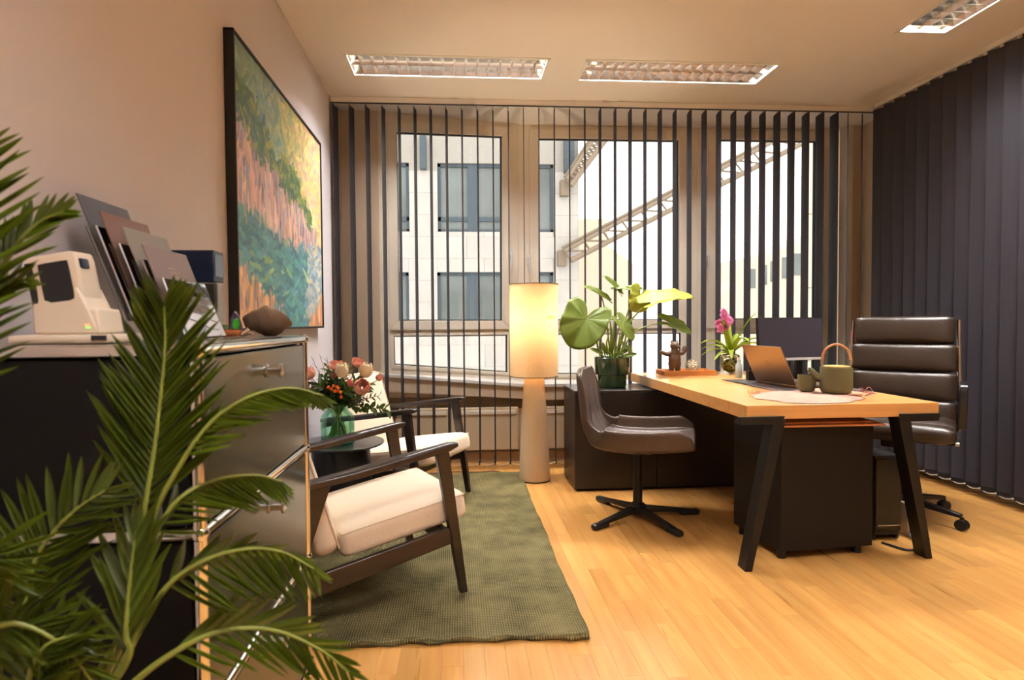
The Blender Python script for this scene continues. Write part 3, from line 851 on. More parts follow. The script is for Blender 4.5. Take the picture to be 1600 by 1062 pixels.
def leaflet():  # white sheet put in for the bright reflection on the acrylic
    mb = MB()
    x, zt, ya, yb = -.640, 1.178, 1.375, 1.575
    z0 = CT + .006
    mb.hexa([(x + (zt - z0) * LEAN * 1.2, ya, z0), (x + (zt - z0) * LEAN * 1.2 + .004, ya, z0), (x + (zt - z0) * LEAN * 1.2 + .004, yb, z0), (x + (zt - z0) * LEAN * 1.2, yb, z0)], [(x, ya, zt), (x + .004, ya, zt), (x + .004, yb, zt), (x, yb, zt)])
    o = tag(mb.build('leaflet', mat('painted_reflection_white', lin(232, 234, 240), .15), None), 'white sheet standing in for the bright reflection on the acrylic holder', 'leaflet')
    cv = MB()
    for s_ in range(3):
        pts = []
        for k in range(9):
            u = k / 8; yy = ya + .03 + .14 * u; zz = .062 - .016 * s_ + .014 * math.sin(u * 3 + s_)
            pts.append((x + (zt - z0 - zz) * LEAN * 1.2 + .0046, yy, z0 + zz))
        cv.tube(pts, .0012, 5)
    cv.build('printed_curves', mat('reflection_sheet_print', lin(120, 126, 134), .4), o)
leaflet()
def navy_box():
    t = thing('display_box', 'navy topped clear display box standing behind the brochures', 'box', (-.735, 1.73, CT))
    MB().box((-.06, -.02, .155), (.06, .05, .242)).build('navy_sleeve', M_navy, t, bevel=.002)
    MB().box((-.058, -.018, .002), (.058, .048, .155)).build('clear_body', thin_glass('box_acrylic', (.75, .8, .82, 1), .02, 1.5), t, smooth=False)
    MB().box((-.05, .0, .004), (.05, .03, .15)).build('cards', mat('pale_cards', lin(150, 152, 150), .5), t, smooth=False)
    MB().box((.0602, -.012, .17), (.0612, .042, .232)).build('side_label', mat('blue_label', lin(110, 136, 160), .4), t, smooth=False)
navy_box()
def rock():
    mb = MB().ball((0, 0, .040), (.064, .045, .038), 28, 18)
    o = mb.build('rock', M_rock, None, angle=80)
    for v in o.data.vertices:
        p = v.co
        n = math.sin(p.x * 70 + 1) * .005 + math.sin(p.y * 90 + p.z * 60) * .004 + math.sin(p.x * 160 + p.z * 120) * .002
        d = (p - Vector((0, 0, .04))).normalized()
        p += d * n
        if p.x < .0 and p.z > .03: p.z += .008
        if p.z < .004: p.z = 0
        if p.z < .02: p.x *= .82
    o.location = (-.542, 1.755, CT)
    o.rotation_euler = (0, 0, .15)
    tag(o, 'lumpy brown stone on the right end of the cabinet top', 'stone')
rock()
def ornament():
    t = thing('agate_ornament', 'small agate ornament with green centre beside the stone', 'ornament', (-.580, 1.60, CT))
    pts = [(-.026, 0), (.022, 0), (.022, .022), (.012, .048), (.0, .062), (-.012, .045)]
    T = Matrix.Rotation(PI / 2, 4, 'X')
    MB().prism([(x * .8, y) for x, y in pts], -.006, .006, Matrix.Translation((0, 0, .01)) @ T).build('agate_rim', M_agate_dark, t, bevel=.003)
    MB().ball((.004, -.0065, .035), (.010, .003, .016), 14, 8).build('agate_centre', M_agate_green, t)
    MB().rbox((-.006, -.004, .011), (.024, .016, .011), .008, 4).build('copper_base', M_copper, t)
    MB().add([(-.045, -.004, .018), (-.012, -.004, .012), (-.012, .004, .030), (-.03, .0, .034)], [(0, 1, 2, 3)]).build('leaf', M_leaf_small, t, solid=.003)
    c = MB()
    for k in range(9):
        a = random.uniform(-.2, 1.2)
        c.tube([(.014, -.006 + .002 * k, .004), (.022 + .012 * a, -.008 + .002 * k, .02 - .01 * a), (.026 + .022 * a, -.008, .034 - .026 * a)], [.004, .003, .0015], 6)
    c.build('coral', M_coral, t)
ornament()

# ------------------------------------------------------------------ armchairs
def armchair(loc, rz, label):
    t = thing('armchair', label, 'armchair', loc, rz, 'dark wood armchairs on the rug')
    hw = .285
    tilt = math.radians(8.5)
    for s in (-1, 1):
        y = s * hw
        # armrest: sloping back, thin and rounded at the tip
        top = bez([(-.335, 0, .520), (-.1, 0, .548), (.15, 0, .586), (.33, 0, .612)], 14)
        ar = MB(); n = len(top)
        vs, fs = [], []
        for k, p in enumerate(top):
            u = k / (n - 1)
            w = .020 + .012 * math.sin(PI * min(1, u * 1.05)) ; h = .012 if u > .93 else .015
            if k in (0, n - 1): w *= .7; h *= .6
            for dx, dz in ((-w, -h), (w, -h), (w, h * .5), (w * .7, h), (-w * .7, h), (-w, h * .5)):
                vs.append((p.x, y + dx, p.z + dz))
        for k in range(n - 1):
            for j in range(6): fs.append((k * 6 + j, k * 6 + (j + 1) % 6, (k + 1) * 6 + (j + 1) % 6, (k + 1) * 6 + j))
        fs += [tuple(range(5, -1, -1)), tuple((n - 1) * 6 + j for j in range(6))]
        ar.add(vs, fs).build('armrest', M_darkwood, t, bevel=.003)
        def bar(p0, p1, w0, w1, d, nm):
            (x0, z0), (x1, z1) = p0, p1
            MB().hexa([(x0 - w0, y - d, z0), (x0 + w0, y - d, z0), (x0 + w0, y + d, z0), (x0 - w0, y + d, z0)], [(x1 - w1, y - d, z1), (x1 + w1, y - d, z1), (x1 + w1, y + d, z1), (x1 - w1, y + d, z1)]).build(nm, M_darkwood, t, bevel=.004)
        bar((.352, .014), (.262, .592), .016, .028, .014, 'leg')
        bar((-.362, .014), (-.205, .528), .016, .036, .014, 'leg')
        # side rail
        MB().hexa([(-.31, y - .012, .118), (.30, y - .012, .222), (.30, y + .012, .222), (-.31, y + .012, .118)], [(-.29, y - .012, .200), (.29, y - .012, .288), (.29, y + .012, .288), (-.29, y + .012, .200)]).build('side_rail', M_darkwood, t, bevel=.004)
    MB().hexa([(.255, -hw, .228), (.285, -hw, .232), (.285, hw, .232), (.255, hw, .228)], [(.255, -hw, .282), (.285, -hw, .286), (.285, hw, .286), (.255, hw, .282)]).build('front_rail', M_darkwood, t, bevel=.003)
    MB().box((-.285, -hw, .135), (-.262, hw, .19)).build('rear_rail', M_darkwood, t, bevel=.003)
    R = Matrix.Translation((.130, 0, .318)) @ Matrix.Rotation(-tilt, 4, 'Y')
    sc = MB().rbox((0, 0, 0), (.262, .262, .056), .034, 9, (.0, .0, .014)).build('seat_cushion', M_cushion, t, M=R, angle=80)
    loop = [(.253, -.254), (.253, .254), (-.25, .254), (-.25, -.254), (.253, -.254)]
    MB().tube([(x, y, .043) for x, y in loop], .0032, 6).build('piping', M_piping, sc)
    R = Matrix.Translation((-.238, 0, .485)) @ Matrix.Rotation(math.radians(-17), 4, 'Y')
    bc = MB().rbox((0, 0, .025), (.050, .250, .275), .042, 9, (.014, 0, 0)).build('back_cushion', M_cushion, t, M=R, angle=80)
    loop = [(-.235, -.24), (.285, -.24), (.285, .24), (-.235, .24), (-.235, -.24)]
    MB().tube([(.040, y, z) for z, y in loop], .0035, 6).build('piping', M_piping, bc)
    for z in (.28, .38, .47):
        MB().box((-.292 - (z - .28) * .30, -.265, z), (-.280 - (z - .28) * .30, .265, z + .03)).build('back_slat', M_darkwood, t, bevel=.002)
    return t
armchair((-.4255, 2.456, .016), math.radians(26), 'cream armchair nearest the camera, beside the olive cabinet')
armchair((-.381, 3.671, .016), math.radians(-28), 'cream armchair farther back, beside the blind and floor lamp')

# ------------------------------------------------------------------ side table, vase, flowers
TBX, TBY, TBZ = -.62, 3.18, .482
def side_table():
    t = thing('side_table', 'round black side table between the two armchairs', 'side table', (TBX, TBY, .016))
    z = TBZ - .016
    MB().lathe([(.0, z - .014), (.215, z - .014), (.224, z - .010), (.226, z - .003), (.223, z), (.0, z)], 64).build('top', mat('table_top_black', lin(46, 46, 50), .3), t)
    MB().lathe([(.165, 0), (.168, .004), (.150, z - .02), (.148, z - .014)], 48).build('drum', M_black_metal, t)
side_table()
VX, VY = -.632, 3.16
def vase():
    t = thing('glass_vase', 'green glass vase of cut flowers on the side table', 'vase', (VX, VY, TBZ))
    prof = [(.078, .0), (.086, .006), (.088, .02), (.088, .125), (.084, .145), (.066, .165), (.058, .175), (.060, .185), (.068, .196)]
    inner = [(r - .004, z) for r, z in prof[:0:-1]]
    MB().lathe(prof + [(.064, .196)] + [(r - .004, max(z, .012)) for r, z in prof[-2::-1]] + [(0, .012)], 40).build('glass', M_vaseglass, t)
    MB().lathe([(0, .0005), (.076, .0005), (.083, .006), (.083, .011), (0, .0115)], 40).build('thick_foot', M_vasefoot, t)
    MB().lathe([(0, .013), (.0825, .013), (.0835, .1), (0, .1)], 40).build('water', M_water, t)
vase()
def leafpiece(mb, p, d, ln, w, nrm=None, droop=.2, n=4):
    d = Vector(d).normalized()
    up = Vector(nrm) if nrm else Vector((random.uniform(-1, 1), random.uniform(-1, 1), random.uniform(.2, 1)))
    s = d.cross(up)
    if s.length < 1e-3: s = d.cross(Vector((1, 0, 0)))
    s.normalize(); nn = s.cross(d)
    vs, fs = [], []
    for k in range(n + 1):
        u = k / n
        ww = w * math.sin(PI * min(1, u * .92 + .06)) ** .8
        c = Vector(p) + d * ln * u - nn * ln * droop * u * u
        vs += [c - s * ww + nn * ww * .3, c, c + s * ww + nn * ww * .3]
    for k in range(n):
        a = k * 3
        fs += [(a, a + 1, a + 4, a + 3), (a + 1, a + 2, a + 5, a + 4)]
    mb.add(vs, fs)
MOUTH = Vector((VX, VY, TBZ + .19))
def stem_pts(tip, spread=.6):
    tip = Vector(tip)
    d = tip - MOUTH
    neck = MOUTH + Vector((d.x * .12, d.y * .12, -.015))
    r = Vector((d.x, d.y, 0)); r = r.normalized() * .045 if r.length > 1e-4 else Vector((.01, 0, 0))
    if r.length > .05: r = r.normalized() * .05
    foot = Vector((VX - r.x * 1.2, VY - r.y * 1.2, TBZ + .022))
    return bez([foot, neck, (neck + tip) / 2 + Vector((0, 0, .012)), tip], 12)
def cup_bloom(c, d, r, h, m, parent, petals, closed):
    """petals around a cup; each petal its own part"""
    d = Vector(d).normalized()
    M = frame_from(d.orthogonal(), d, c)
    for k in range(petals):
        layer = k % 2
        a = 2 * PI * k / petals + layer * .2
        mb = MB()
        rr = r * (1 - .12 * layer)
        def fn(u, v):
            th = a + (v - .5) * (2 * PI / petals) * 1.9 * math.sin(PI * min(1, .18 + u * .80)) ** .6
            prof = math.sin(PI * (.12 + u * (.62 if closed else .5))) ** .8
            rad = rr * prof * (1 - (.25 * u if closed else 0)) + (0 if closed else .25 * r * u)
            return (rad * math.cos(th), rad * math.sin(th), h * (u ** 1.1))
        mb.grid(fn, 7, 5)
        mb.build('petal', m, parent, M=M, angle=80, solid=.0008)
    if petals >= 8 and r > .02: cup_bloom(c, d, r * .66, h * .93, m, parent, 7, True)
def flower(name, tip, m, label, cat, r, h, petals, closed=True, face=None, green=M_leafdark, group='cut flowers in the green vase'):
    t = thing(name, label, cat, (0, 0, 0), group=group)
    P = stem_pts(tip)
    MB().tube(P, [.0032] * 5 + [.0026] * 8, 6).build('stem', M_stem, t)
    d = Vector(face) if face else (P[-1] - P[-3])
    cup_bloom(P[-1], d, r, h, m, t, petals, closed)
    lf = MB()
    for k in (7, 9):
        leafpiece(lf, P[k], (random.uniform(-1, 1), random.uniform(-1, 1), random.uniform(.1, .9)), .05, .009, droop=.3)
    lf.build('leaves', green, t, angle=80)
    return t
def fp(px, py, dy=0.0): return at(px, py, VY + dy)
flower('tulip', fp(487, 590, -.04), M_peach, 'pink tulip at the left of the bouquet', 'flower', .034, .062, 6, True, (-.3, -.3, 1))
flower('tulip', fp(535, 588, -.05), M_whitepetal, 'cream tulip in the middle of the bouquet', 'flower', .040, .072, 6, True, (.0, -.25, 1))
flower('tulip', fp(570, 588, -.02), M_whitepetal, 'cream tulip at the right of the bouquet', 'flower', .042, .074, 6, True, (.25, -.2, 1))
flower('ranunculus', fp(564, 607, -.09), M_peach, 'large peach ranunculus at the front right of the bouquet', 'flower', .050, .066, 10, True, (.3, -.9, .45))
flower('ranunculus', fp(526, 577, .02), M_peach, 'small pale pink bloom at the top of the bouquet', 'flower', .032, .038, 8, False, (0, -.5, 1))
flower('ranunculus', fp(558, 572, .05), M_peach, 'small pink bloom at the back right of the bouquet', 'flower', .030, .036, 8, False, (.3, -.4, 1))
flower('spray_bloom', fp(590, 593, .0), M_peach, 'small pink bud at the far right of the bouquet', 'flower', .022, .032, 5, True, (.6, -.3, .8))
flower('spray_bloom', fp(548, 603, -.08), mat('coral_petal', lin(214, 116, 104), .6), 'coral pink bud in the middle front of the bouquet', 'flower', .018, .042, 5, True, (-.1, -.5, .9))
flower('spray_bloom', fp(522, 590, -.06), mat('mauve_petal', lin(150, 92, 88), .6), 'dusky mauve bud left of the cream tulip', 'flower', .018, .028, 5, True, (-.1, -.5, .9))
def berries():
    t = thing('berry_sprig', 'sprig of orange berries at the front of the bouquet', 'berries', (0, 0, 0), group='cut flowers in the green vase')
    P = stem_pts(fp(524, 610, -.10)); MB().tube(P, .0022, 6).build('stem', M_twig, t)
    me = MB().ball((0, 0, 0), .0088, 12, 8).mesh('berry'); me.materials.append(M_berry)
    for (x, y) in ((513, 605), (521, 603), (526, 604), (529, 607), (523, 611), (528, 611), (532, 613), (533, 620), (518, 608)):
        share('berry', me, t, Matrix.Translation(fp(x, y, -.105 + random.uniform(-.01, .01))))
berries()
def sprig(tip, label, m, ln=.035, w=.008, n=18, start=4, pale=False, rad=.0018, spread=1.0):
    t = thing('foliage_sprig', label, 'foliage', (0, 0, 0), group='foliage in the green vase')
    P = bez(stem_pts(tip), 24)
    MB().tube(P, rad, 5).build('stem', M_twig if pale else M_stem, t)
    lf = MB()
    N_ = len(P)
    k0 = int(N_ * start / 10)
    for k in range(n):
        i = k0 + int((N_ - 1 - k0) * k / max(1, n - 1))
        dirp = (P[min(i + 1, N_ - 1)] - P[i - 1]).normalized()
        a = k * 2.4
        o = dirp.orthogonal().normalized(); o = Matrix.Rotation(a, 3, dirp) @ o
        leafpiece(lf, P[i], dirp * .7 + o * spread, ln * random.uniform(.9, 1.4), w * random.uniform(1.0, 1.5), droop=.15)
    lf.build('leaves', m, t, angle=80)
sp = [((478, 622, -.06), 'dark leafy sprig drooping at the lower left of the bouquet', M_leafdark, .05, .011, 26),
      ((492, 632, -.08), 'thin leafy sprig hanging left of the vase neck', M_leafdark, .03, .007, 14),
      ((500, 600, -.06), 'dark green foliage at the left front of the bouquet', M_leafdark, .05, .009, 30),
      ((545, 612, -.08), 'dark green foliage beneath the peach ranunculus', M_leafdark, .045, .010, 30),
      ((516, 618, -.09), 'dark green foliage around the orange berries', M_leafdark, .05, .010, 30),
      ((605, 640, -.06), 'olive sprig with oval leaves reaching out at the right of the vase', M_leafdark, .038, .010, 26),
      ((592, 618, -.03), 'dry pale sprig at the right of the bouquet', M_sprig, .028, .004, 22),
      ((512, 572, .03), 'fine grey green sprig standing up at the top of the bouquet', M_sprig, .035, .006, 26),
      ((545, 574, .03), 'pale green sprig between the cream tulips', M_sprig, .038, .007, 28),
      ((578, 600, .04), 'leafy green sprig behind the right cream tulip', M_leafdark, .05, .010, 24),
      ((482, 605, .02), 'grey green sprig at the far left of the bouquet', M_sprig, .042, .008, 28),
      ((505, 588, .0), 'feathery olive foliage behind the pink tulip', M_leafdark, .045, .006, 34),
      ((556, 594, -.02), 'slim green foliage right of the bouquet centre', M_leafdark, .05, .008, 30),
      ((498, 612, .03), 'dusty green foliage low at the left back of the bouquet', M_sprig, .045, .009, 30),
      ((566, 618, -.05), 'grey green foliage low at the right front of the bouquet', M_sprig, .04, .008, 28),
      ((520, 582, -.03), 'slender green foliage left of the cream tulips', M_leafdark, .05, .008, 30),
      ((488, 614, -.09), 'bushy green foliage at the lower left front of the bouquet', M_leafdark, .05, .010, 30),
      ((530, 600, -.03), 'broad green foliage at the heart of the bouquet', M_leafdark, .055, .010, 34)]
for (p, lab, m, ln, w, n) in sp: sprig(fp(*p), lab, m, ln, w, n, pale=(m is M_sprig))
def twigs():
    for px, py, lab in ((499, 553, 'bare twig rising left of the bouquet centre'), (486, 556, 'bare forked twig at the upper left of the bouquet'), (510, 556, 'bare twig rising highest above the bouquet')):
        t = thing('twig', lab, 'twig', (0, 0, 0), group='bare twigs in the bouquet')
        P = stem_pts(fp(px, py, .02)); MB().tube(P, [.002] * 8 + [.0015, .0013, .0011, .0009, .0007], 5).build('stem', M_twig, t)
        b = MB()
        for k in (8, 9, 10, 11):
            b.tube([P[k], P[k] + Vector((random.uniform(-.03, .03), random.uniform(-.02, .02), .025))], [.001, .0005], 4)
        b.build('side_twigs', M_twig, t)
twigs()
def red_leaf():
    t = thing('foliage_sprig', 'dark red leaf under the pink tulip', 'foliage', (0, 0, 0), group='foliage in the green vase')
    P = stem_pts(fp(486, 593, -.05)); MB().tube(P, .002, 5).build('stem', M_twig, t)
    lf = MB()
    for k in range(4): leafpiece(lf, P[-1 - k], (-1 + k * .35, -.2, .05 - .1 * k), .05, .013, (0, -.4, 1))
    lf.build('leaves', M_redleaf, t, angle=80)
red_leaf()

# ------------------------------------------------------------------ floor lamp
def floor_lamp():
    x, y = .537, 4.115
    t = thing('floor_lamp', 'lit floor lamp with cream drum shade and tapered linen base', 'lamp', (x, y, 0))
    MB().lathe([(.108, .008), (.109, .02), (.100, .25), (.086, .5), (.070, .715), (.066, .76), (0, .76)], 48).build('base', M_lampbase, t)
    MB().lathe([(.0, .0), (.109, .0), (.110, .009), (.0, .009)], 48).build('foot_ring', mat('lamp_foot', lin(40, 30, 24), .5), t)
    r0, r1, za, zb = .168, .170, .733, 1.372
    sh = MB().lathe([(r0, za), (r1, zb)], 64)
    sh.f = sh.f[:64]
    s = sh.build('shade', M_lampcloth, t, angle=60)
    for z in (za, zb):
        rr = r0 if z == za else r1
        MB().lathe([(rr - .003, z - .003), (rr + .002, z - .003), (rr + .002, z + .003), (rr - .003, z + .003)], 64, close=True).build('shade_trim', M_lamptrim, s)
    sp_ = MB()
    for k in range(3):
        a = 2 * PI * k / 3
        sp_.tube([(0, 0, 1.02), (r1 * math.cos(a), r1 * math.sin(a), 1.33)], .002, 5)
    sp_.tube([(0, 0, .75), (0, 0, .93)], .01, 10).build('shade_carrier', M_steel, t)
    MB().lathe([(.012, .93), (.016, .95), (.032, 1.0), (.034, 1.03), (.022, 1.06), (0, 1.068)], 20).build('bulb', emit('lamp_bulb', (1, .82, .55, 1), 8.0), t)
    ld = bpy.data.lights.new('lamp_light', 'POINT'); ld.energy = LAMP_W; ld.color = (1.0, .79, .54); ld.shadow_soft_size = .045
    lo = bpy.data.objects.new('lamp_light', ld); COL.objects.link(lo); lo.parent = t; lo.location = (0, 0, 1.13)
    P = [at(812, 732, 4.40)]
    cd = bez([(-.1, .06, .004), (-.25, .24, .004), (-.40, .235, .004), (-.55, .26, .004), (-.70, .24, .004), (-.95, .23, .004)], 30)
    MB().tube(cd, .004, 6).build('power_cord', mat('brown_cord', lin(70, 40, 20), .6), t)
floor_lamp()

# ------------------------------------------------------------------ credenza
def credenza():
    x0, x1, y0, y1, z1 = .760, 2.40, 3.795, 4.19, .660
    t = thing('credenza', 'low dark credenza along the window behind the desk', 'credenza', (x0, y0, 0))
    w = x1 - x0; d = y1 - y0
    MB().box((0.001, .019, .012), (w - .001, d, z1 - .017)).build('carcass', M_credenza, t, bevel=.002)
    MB().box((0, 0, z1 - .016), (w, d, z1)).build('top', M_credenza_top, t, bevel=.002)
    MB().box((.02, .03, 0), (w - .02, d - .02, .012)).build('plinth', M_black_plastic, t)
    n = 3
    for k in range(n):
        dr = MB().box((k * w / n + .002, 0.0, .016), ((k + 1) * w / n - .002, .018, z1 - .019)).build('door', M_credenza, t, bevel=.0015)
        MB().box((k * w / n + .06, -.006, .60), (k * w / n + .18, .0, .606)).build('handle', M_black_metal, dr)
credenza()

# ------------------------------------------------------------------ desk
DX0, DX1, DY0, DY1, DZ = 1.285, 2.192, 2.543, 4.304, .730
def desk():
    t = thing('desk', 'oak top desk with splayed black steel legs', 'desk', (DX0, DY0, 0))
    T = Matrix.Translation((-DX0, -DY0, 0))
    MB().box((DX0, DY0, .668), (DX1, DY1, DZ)).build('tabletop', M_desk, t, M=T, bevel=.002)
    def leg(cx, sgn, y, nm='leg', back=False):
        # flat bar leg leaning outwards at the foot, with a flat bracket under the top
        xt = cx; xf = cx + sgn * (-.156)
        w = .0165; d = .036
        ft = y + (-.030 if sgn > 0 else .034)
        MB().hexa([(xf - w, ft - d, 0), (xf + w, ft - d, 0), (xf + w, ft + d, 0), (xf - w, ft + d, 0)],
                  [(xt - w * 1.7, y - d, .668), (xt + w * 1.7, y - d, .668), (xt + w * 1.7, y + d, .668), (xt - w * 1.7, y + d, .668)]).build(nm, M_black_metal, t, M=T, bevel=.002)
    leg(1.432, 1, 2.566); leg(2.018, -1, 2.566)
    # brackets wrap the lower front edge of the top
    MB().hexa([(1.252, DY0 - .014, .648), (1.440, DY0 - .014, .648), (1.440, DY0 + .06, .648), (1.252, DY0 + .06, .648)], [(1.244, DY0 - .014, .682), (1.452, DY0 - .014, .682), (1.462, DY0 - .002, .682), (1.244, DY0 - .002, .682)]).build('bracket', M_black_metal, t, M=T, bevel=.001)
    MB().hexa([(2.010, DY0 - .014, .648), (2.182, DY0 - .014, .648), (2.182, DY0 + .06, .648), (2.010, DY0 + .06, .648)], [(1.998, DY0 - .014, .682), (2.190, DY0 - .014, .682), (2.190, DY0 - .002, .682), (1.998, DY0 - .002, .682)]).build('bracket', M_black_metal, t, M=T, bevel=.001)
    MB().box((1.45, 2.70, .640), (1.49, 3.7, .668)).box((1.97, 2.70, .640), (2.01, 3.7, .668)).build('under_rail', M_black_metal, t, M=T)
desk()

def pedestal():
    t = thing('drawer_pedestal', 'black drawer pedestal on small feet under the desk', 'pedestal', (1.479, 2.600, 0), math.radians(5))
    w, d, z0, z1 = .475, .395, .042, .622
    MB().box((0, .02, z0), (w, d, z1)).build('body', M_black_box, t, bevel=.002)
    MB().box((0.0, 0, z0), (w, .019, z1)).build('front', M_black_box, t, bevel=.002)
    for x, y in ((.03, .04), (w - .05, .04), (.03, d - .04), (w - .05, d - .04)):
        MB().lathe([(.020, 0), (.022, .005), (.020, .03), (.024, .034), (.024, z0)], 16, Matrix.Translation((x, y, 0))).build('foot', M_black_plastic, t)
pedestal()
for k, (z, x0, x1, y0, lab) in enumerate([(.6225, 1.44, 1.965, 2.575, 'thin wooden board lying on the black pedestal, lower of two'), (.6325, 1.50, 1.93, 2.60, 'thin wooden board lying on the black pedestal, upper of two')]):
    o = MB().box((x0, y0, z), (x1, y0 + .36, z + .0085)).build('wooden_board', M_boardwood, None, bevel=.001)
    tag(o, lab, 'board', 'wooden boards under the desktop')
def pc_tower():
    t = thing('computer_tower', 'black computer tower on the floor behind the pedestal', 'computer', (2.150, 2.80, 0), math.radians(0))
    MB().rbox((0, .18, .228), (.073, .18, .205), .015, 4).build('case', M_black_plastic, t)
    MB().box((-.066, -.004, .05), (.066, .002, .41)).build('front_panel', mat('tower_front', lin(14, 14, 15), .25), t)
    for x in (-.06, .06): MB().rbox((x, .18, .014), (.010, .17, .014), .008, 3).build('foot', M_black_plastic, t)
    MB().tube([(-.06, -.006, .08), (.06, -.006, .08)], .004, 8).build('chrome_strip', M_chrome, t)
pc_tower()
def power_stuff():
    t = thing('power_adapter', 'pale upright power adapter with black cables by the right desk leg', 'power adapter', (2.30, 2.86, 0))
    MB().rbox((0, 0, .085), (.022, .03, .085), .006, 3).build('adapter_body', mat('adapter_pale', lin(150, 128, 100), .5), t)
    MB().tube(bez([(0, -.03, .05), (-.03, -.07, .012), (.03, -.10, .006), (.08, -.03, .006), (.07, .05, .006)], 20), .005, 6).build('cable', M_cable, t)
    MB().tube(bez([(0, -.02, .16), (.01, -.04, .22), (.03, -.02, .36), (-.04, .05, .5)], 16), .005, 6).build('cable', M_cable, t)
    MB().tube(bez([(-.02, -.1, .006), (-.09, -.18, .006), (-.16, -.20, .006), (-.21, -.10, .006)], 16), .006, 6).build('cable', M_cable, t)
power_stuff()

# ------------------------------------------------------------------ leather swivel armchair
def swivel_chair():
    t = thing('swivel_armchair', 'brown leather swivel armchair on a four-star base beside the desk', 'chair', (1.015, 3.27, 0), math.radians(-23))
    prof = bez([(.315, 0, .425), (.22, 0, .412), (.05, 0, .398), (-.13, 0, .400), (-.235, 0, .435), (-.284, 0, .54), (-.305, 0, .68), (-.322, 0, .80), (-.326, 0, .845)], 40)
    def shellfn(off, rim):
        def fn(u, v):
            k = u * 40; i = min(int(k), 39); p = prof[i].lerp(prof[i + 1], k - i)
            q0, q1 = prof[max(i - 1, 0)], prof[min(i + 2, 40)]
            tg = (q1 - q0).normalized(); nrm = Vector((tg.z, 0, -tg.x))      # faces up / forward
            if nrm.z < 0 and nrm.x < 0: nrm = -nrm
            back = max(0, min(1, (u - .50) / .16))
            back = back * back * (3 - 2 * back)
            tr = 1 - .30 * max(0, (u - .88) / .12) ** 2.2
            hw = (.258 + .03 * math.sin(PI * min(1, u * 1.6))) * (1 - back) + (.250 - .070 * max(0, (u - .62) / .38) ** 2.2) * back * tr
            wall = .115 * min(1, .55 + u * 5) * (1 - back) + .040 * (1 - .7 * max(0, (u - .8) / .2)) * back
            s = (v - .5) * 2; a = abs(s); sg = 1 if s > 0 else -1
            f = .72
            if a <= f: y, h = sg * hw * .92 * a / f, (.02 if back < .5 else .012) * (a / f) ** 3
            else:
                w = (a - f) / (1 - f)
                y = sg * hw * (.92 + .08 * math.sin(w * PI / 2)); h = .02 * (1 - back) + .012 * back + wall * rim * w ** 1.15
            pos = p + nrm * (h + off)
            return (pos.x, y * (1 - (0.06 if off > 0 else 0)), pos.z)
        return fn
    sh = MB(); sh.grid(shellfn(0, 1.0), 44, 28)
    sh.build('shell', M_leather, t, angle=80, solid=.022, off=-1, sub=1)
    cu = MB()
    base = shellfn(.016, .72)
    def cushion(u, v):
        p = Vector(base(u * .985 + .005, .08 + v * .84))
        s = (v - .5) * 2
        puff = .012 * (1 - s ** 4)
        for (uu, vv) in ((.66, .5), (.34, .33), (.34, .67)):
            d2 = ((u - uu) / .085) ** 2 + ((v - vv) / .13) ** 2
            puff -= .026 * math.exp(-d2)
        puff += .0035 * math.sin(v * 40 + u * 26) * math.exp(-((u - .60) / .2) ** 2)
        if u > .5: p.x += puff
        else: p.z += puff
        return p
    cu.grid(cushion, 60, 36)
    cu.build('cushion', M_leather_in, t, angle=80, solid=.010, off=-1, sub=1)
    MB().lathe([(.10, .376), (.11, .382), (.105, .39)], 24).build('seat_plate', M_black_metal, t)
    MB().tube([(0, 0, .045), (0, 0, .385)], .0265, 20).build('column', M_black_metal, t)
    MB().lathe([(.045, .03), (.050, .04), (.048, .07), (.03, .085)], 20).build('hub', M_black_metal, t)
    for k in range(4):
        a = math.radians([213, 115, 2, 290][k]) + math.radians(23); ln = [.385, .30, .31, .40][k]
        ln = .345
        d = Vector((math.cos(a), math.sin(a), 0)); s = Vector((-d.y, d.x, 0))
        p0, p1 = d * .02, d * ln
        lg = MB().hexa([p0 - s * .022 + Vector((0, 0, .035)), p1 - s * .016 + Vector((0, 0, .014)), p1 + s * .016 + Vector((0, 0, .014)), p0 + s * .022 + Vector((0, 0, .035))],
                       [p0 - s * .022 + Vector((0, 0, .068)), p1 - s * .014 + Vector((0, 0, .030)), p1 + s * .014 + Vector((0, 0, .030)), p0 + s * .022 + Vector((0, 0, .068))]).build('base_leg', M_black_metal, t, bevel=.004)
        Mx = Matrix.Translation(p1 - d * .04) @ Matrix.Rotation(a, 4, 'Z')
        MB().rbox((.0, 0, .017), (.058, .021, .017), .014, 5).build('glide', M_black_plastic, lg, M=Mx)
swivel_chair()

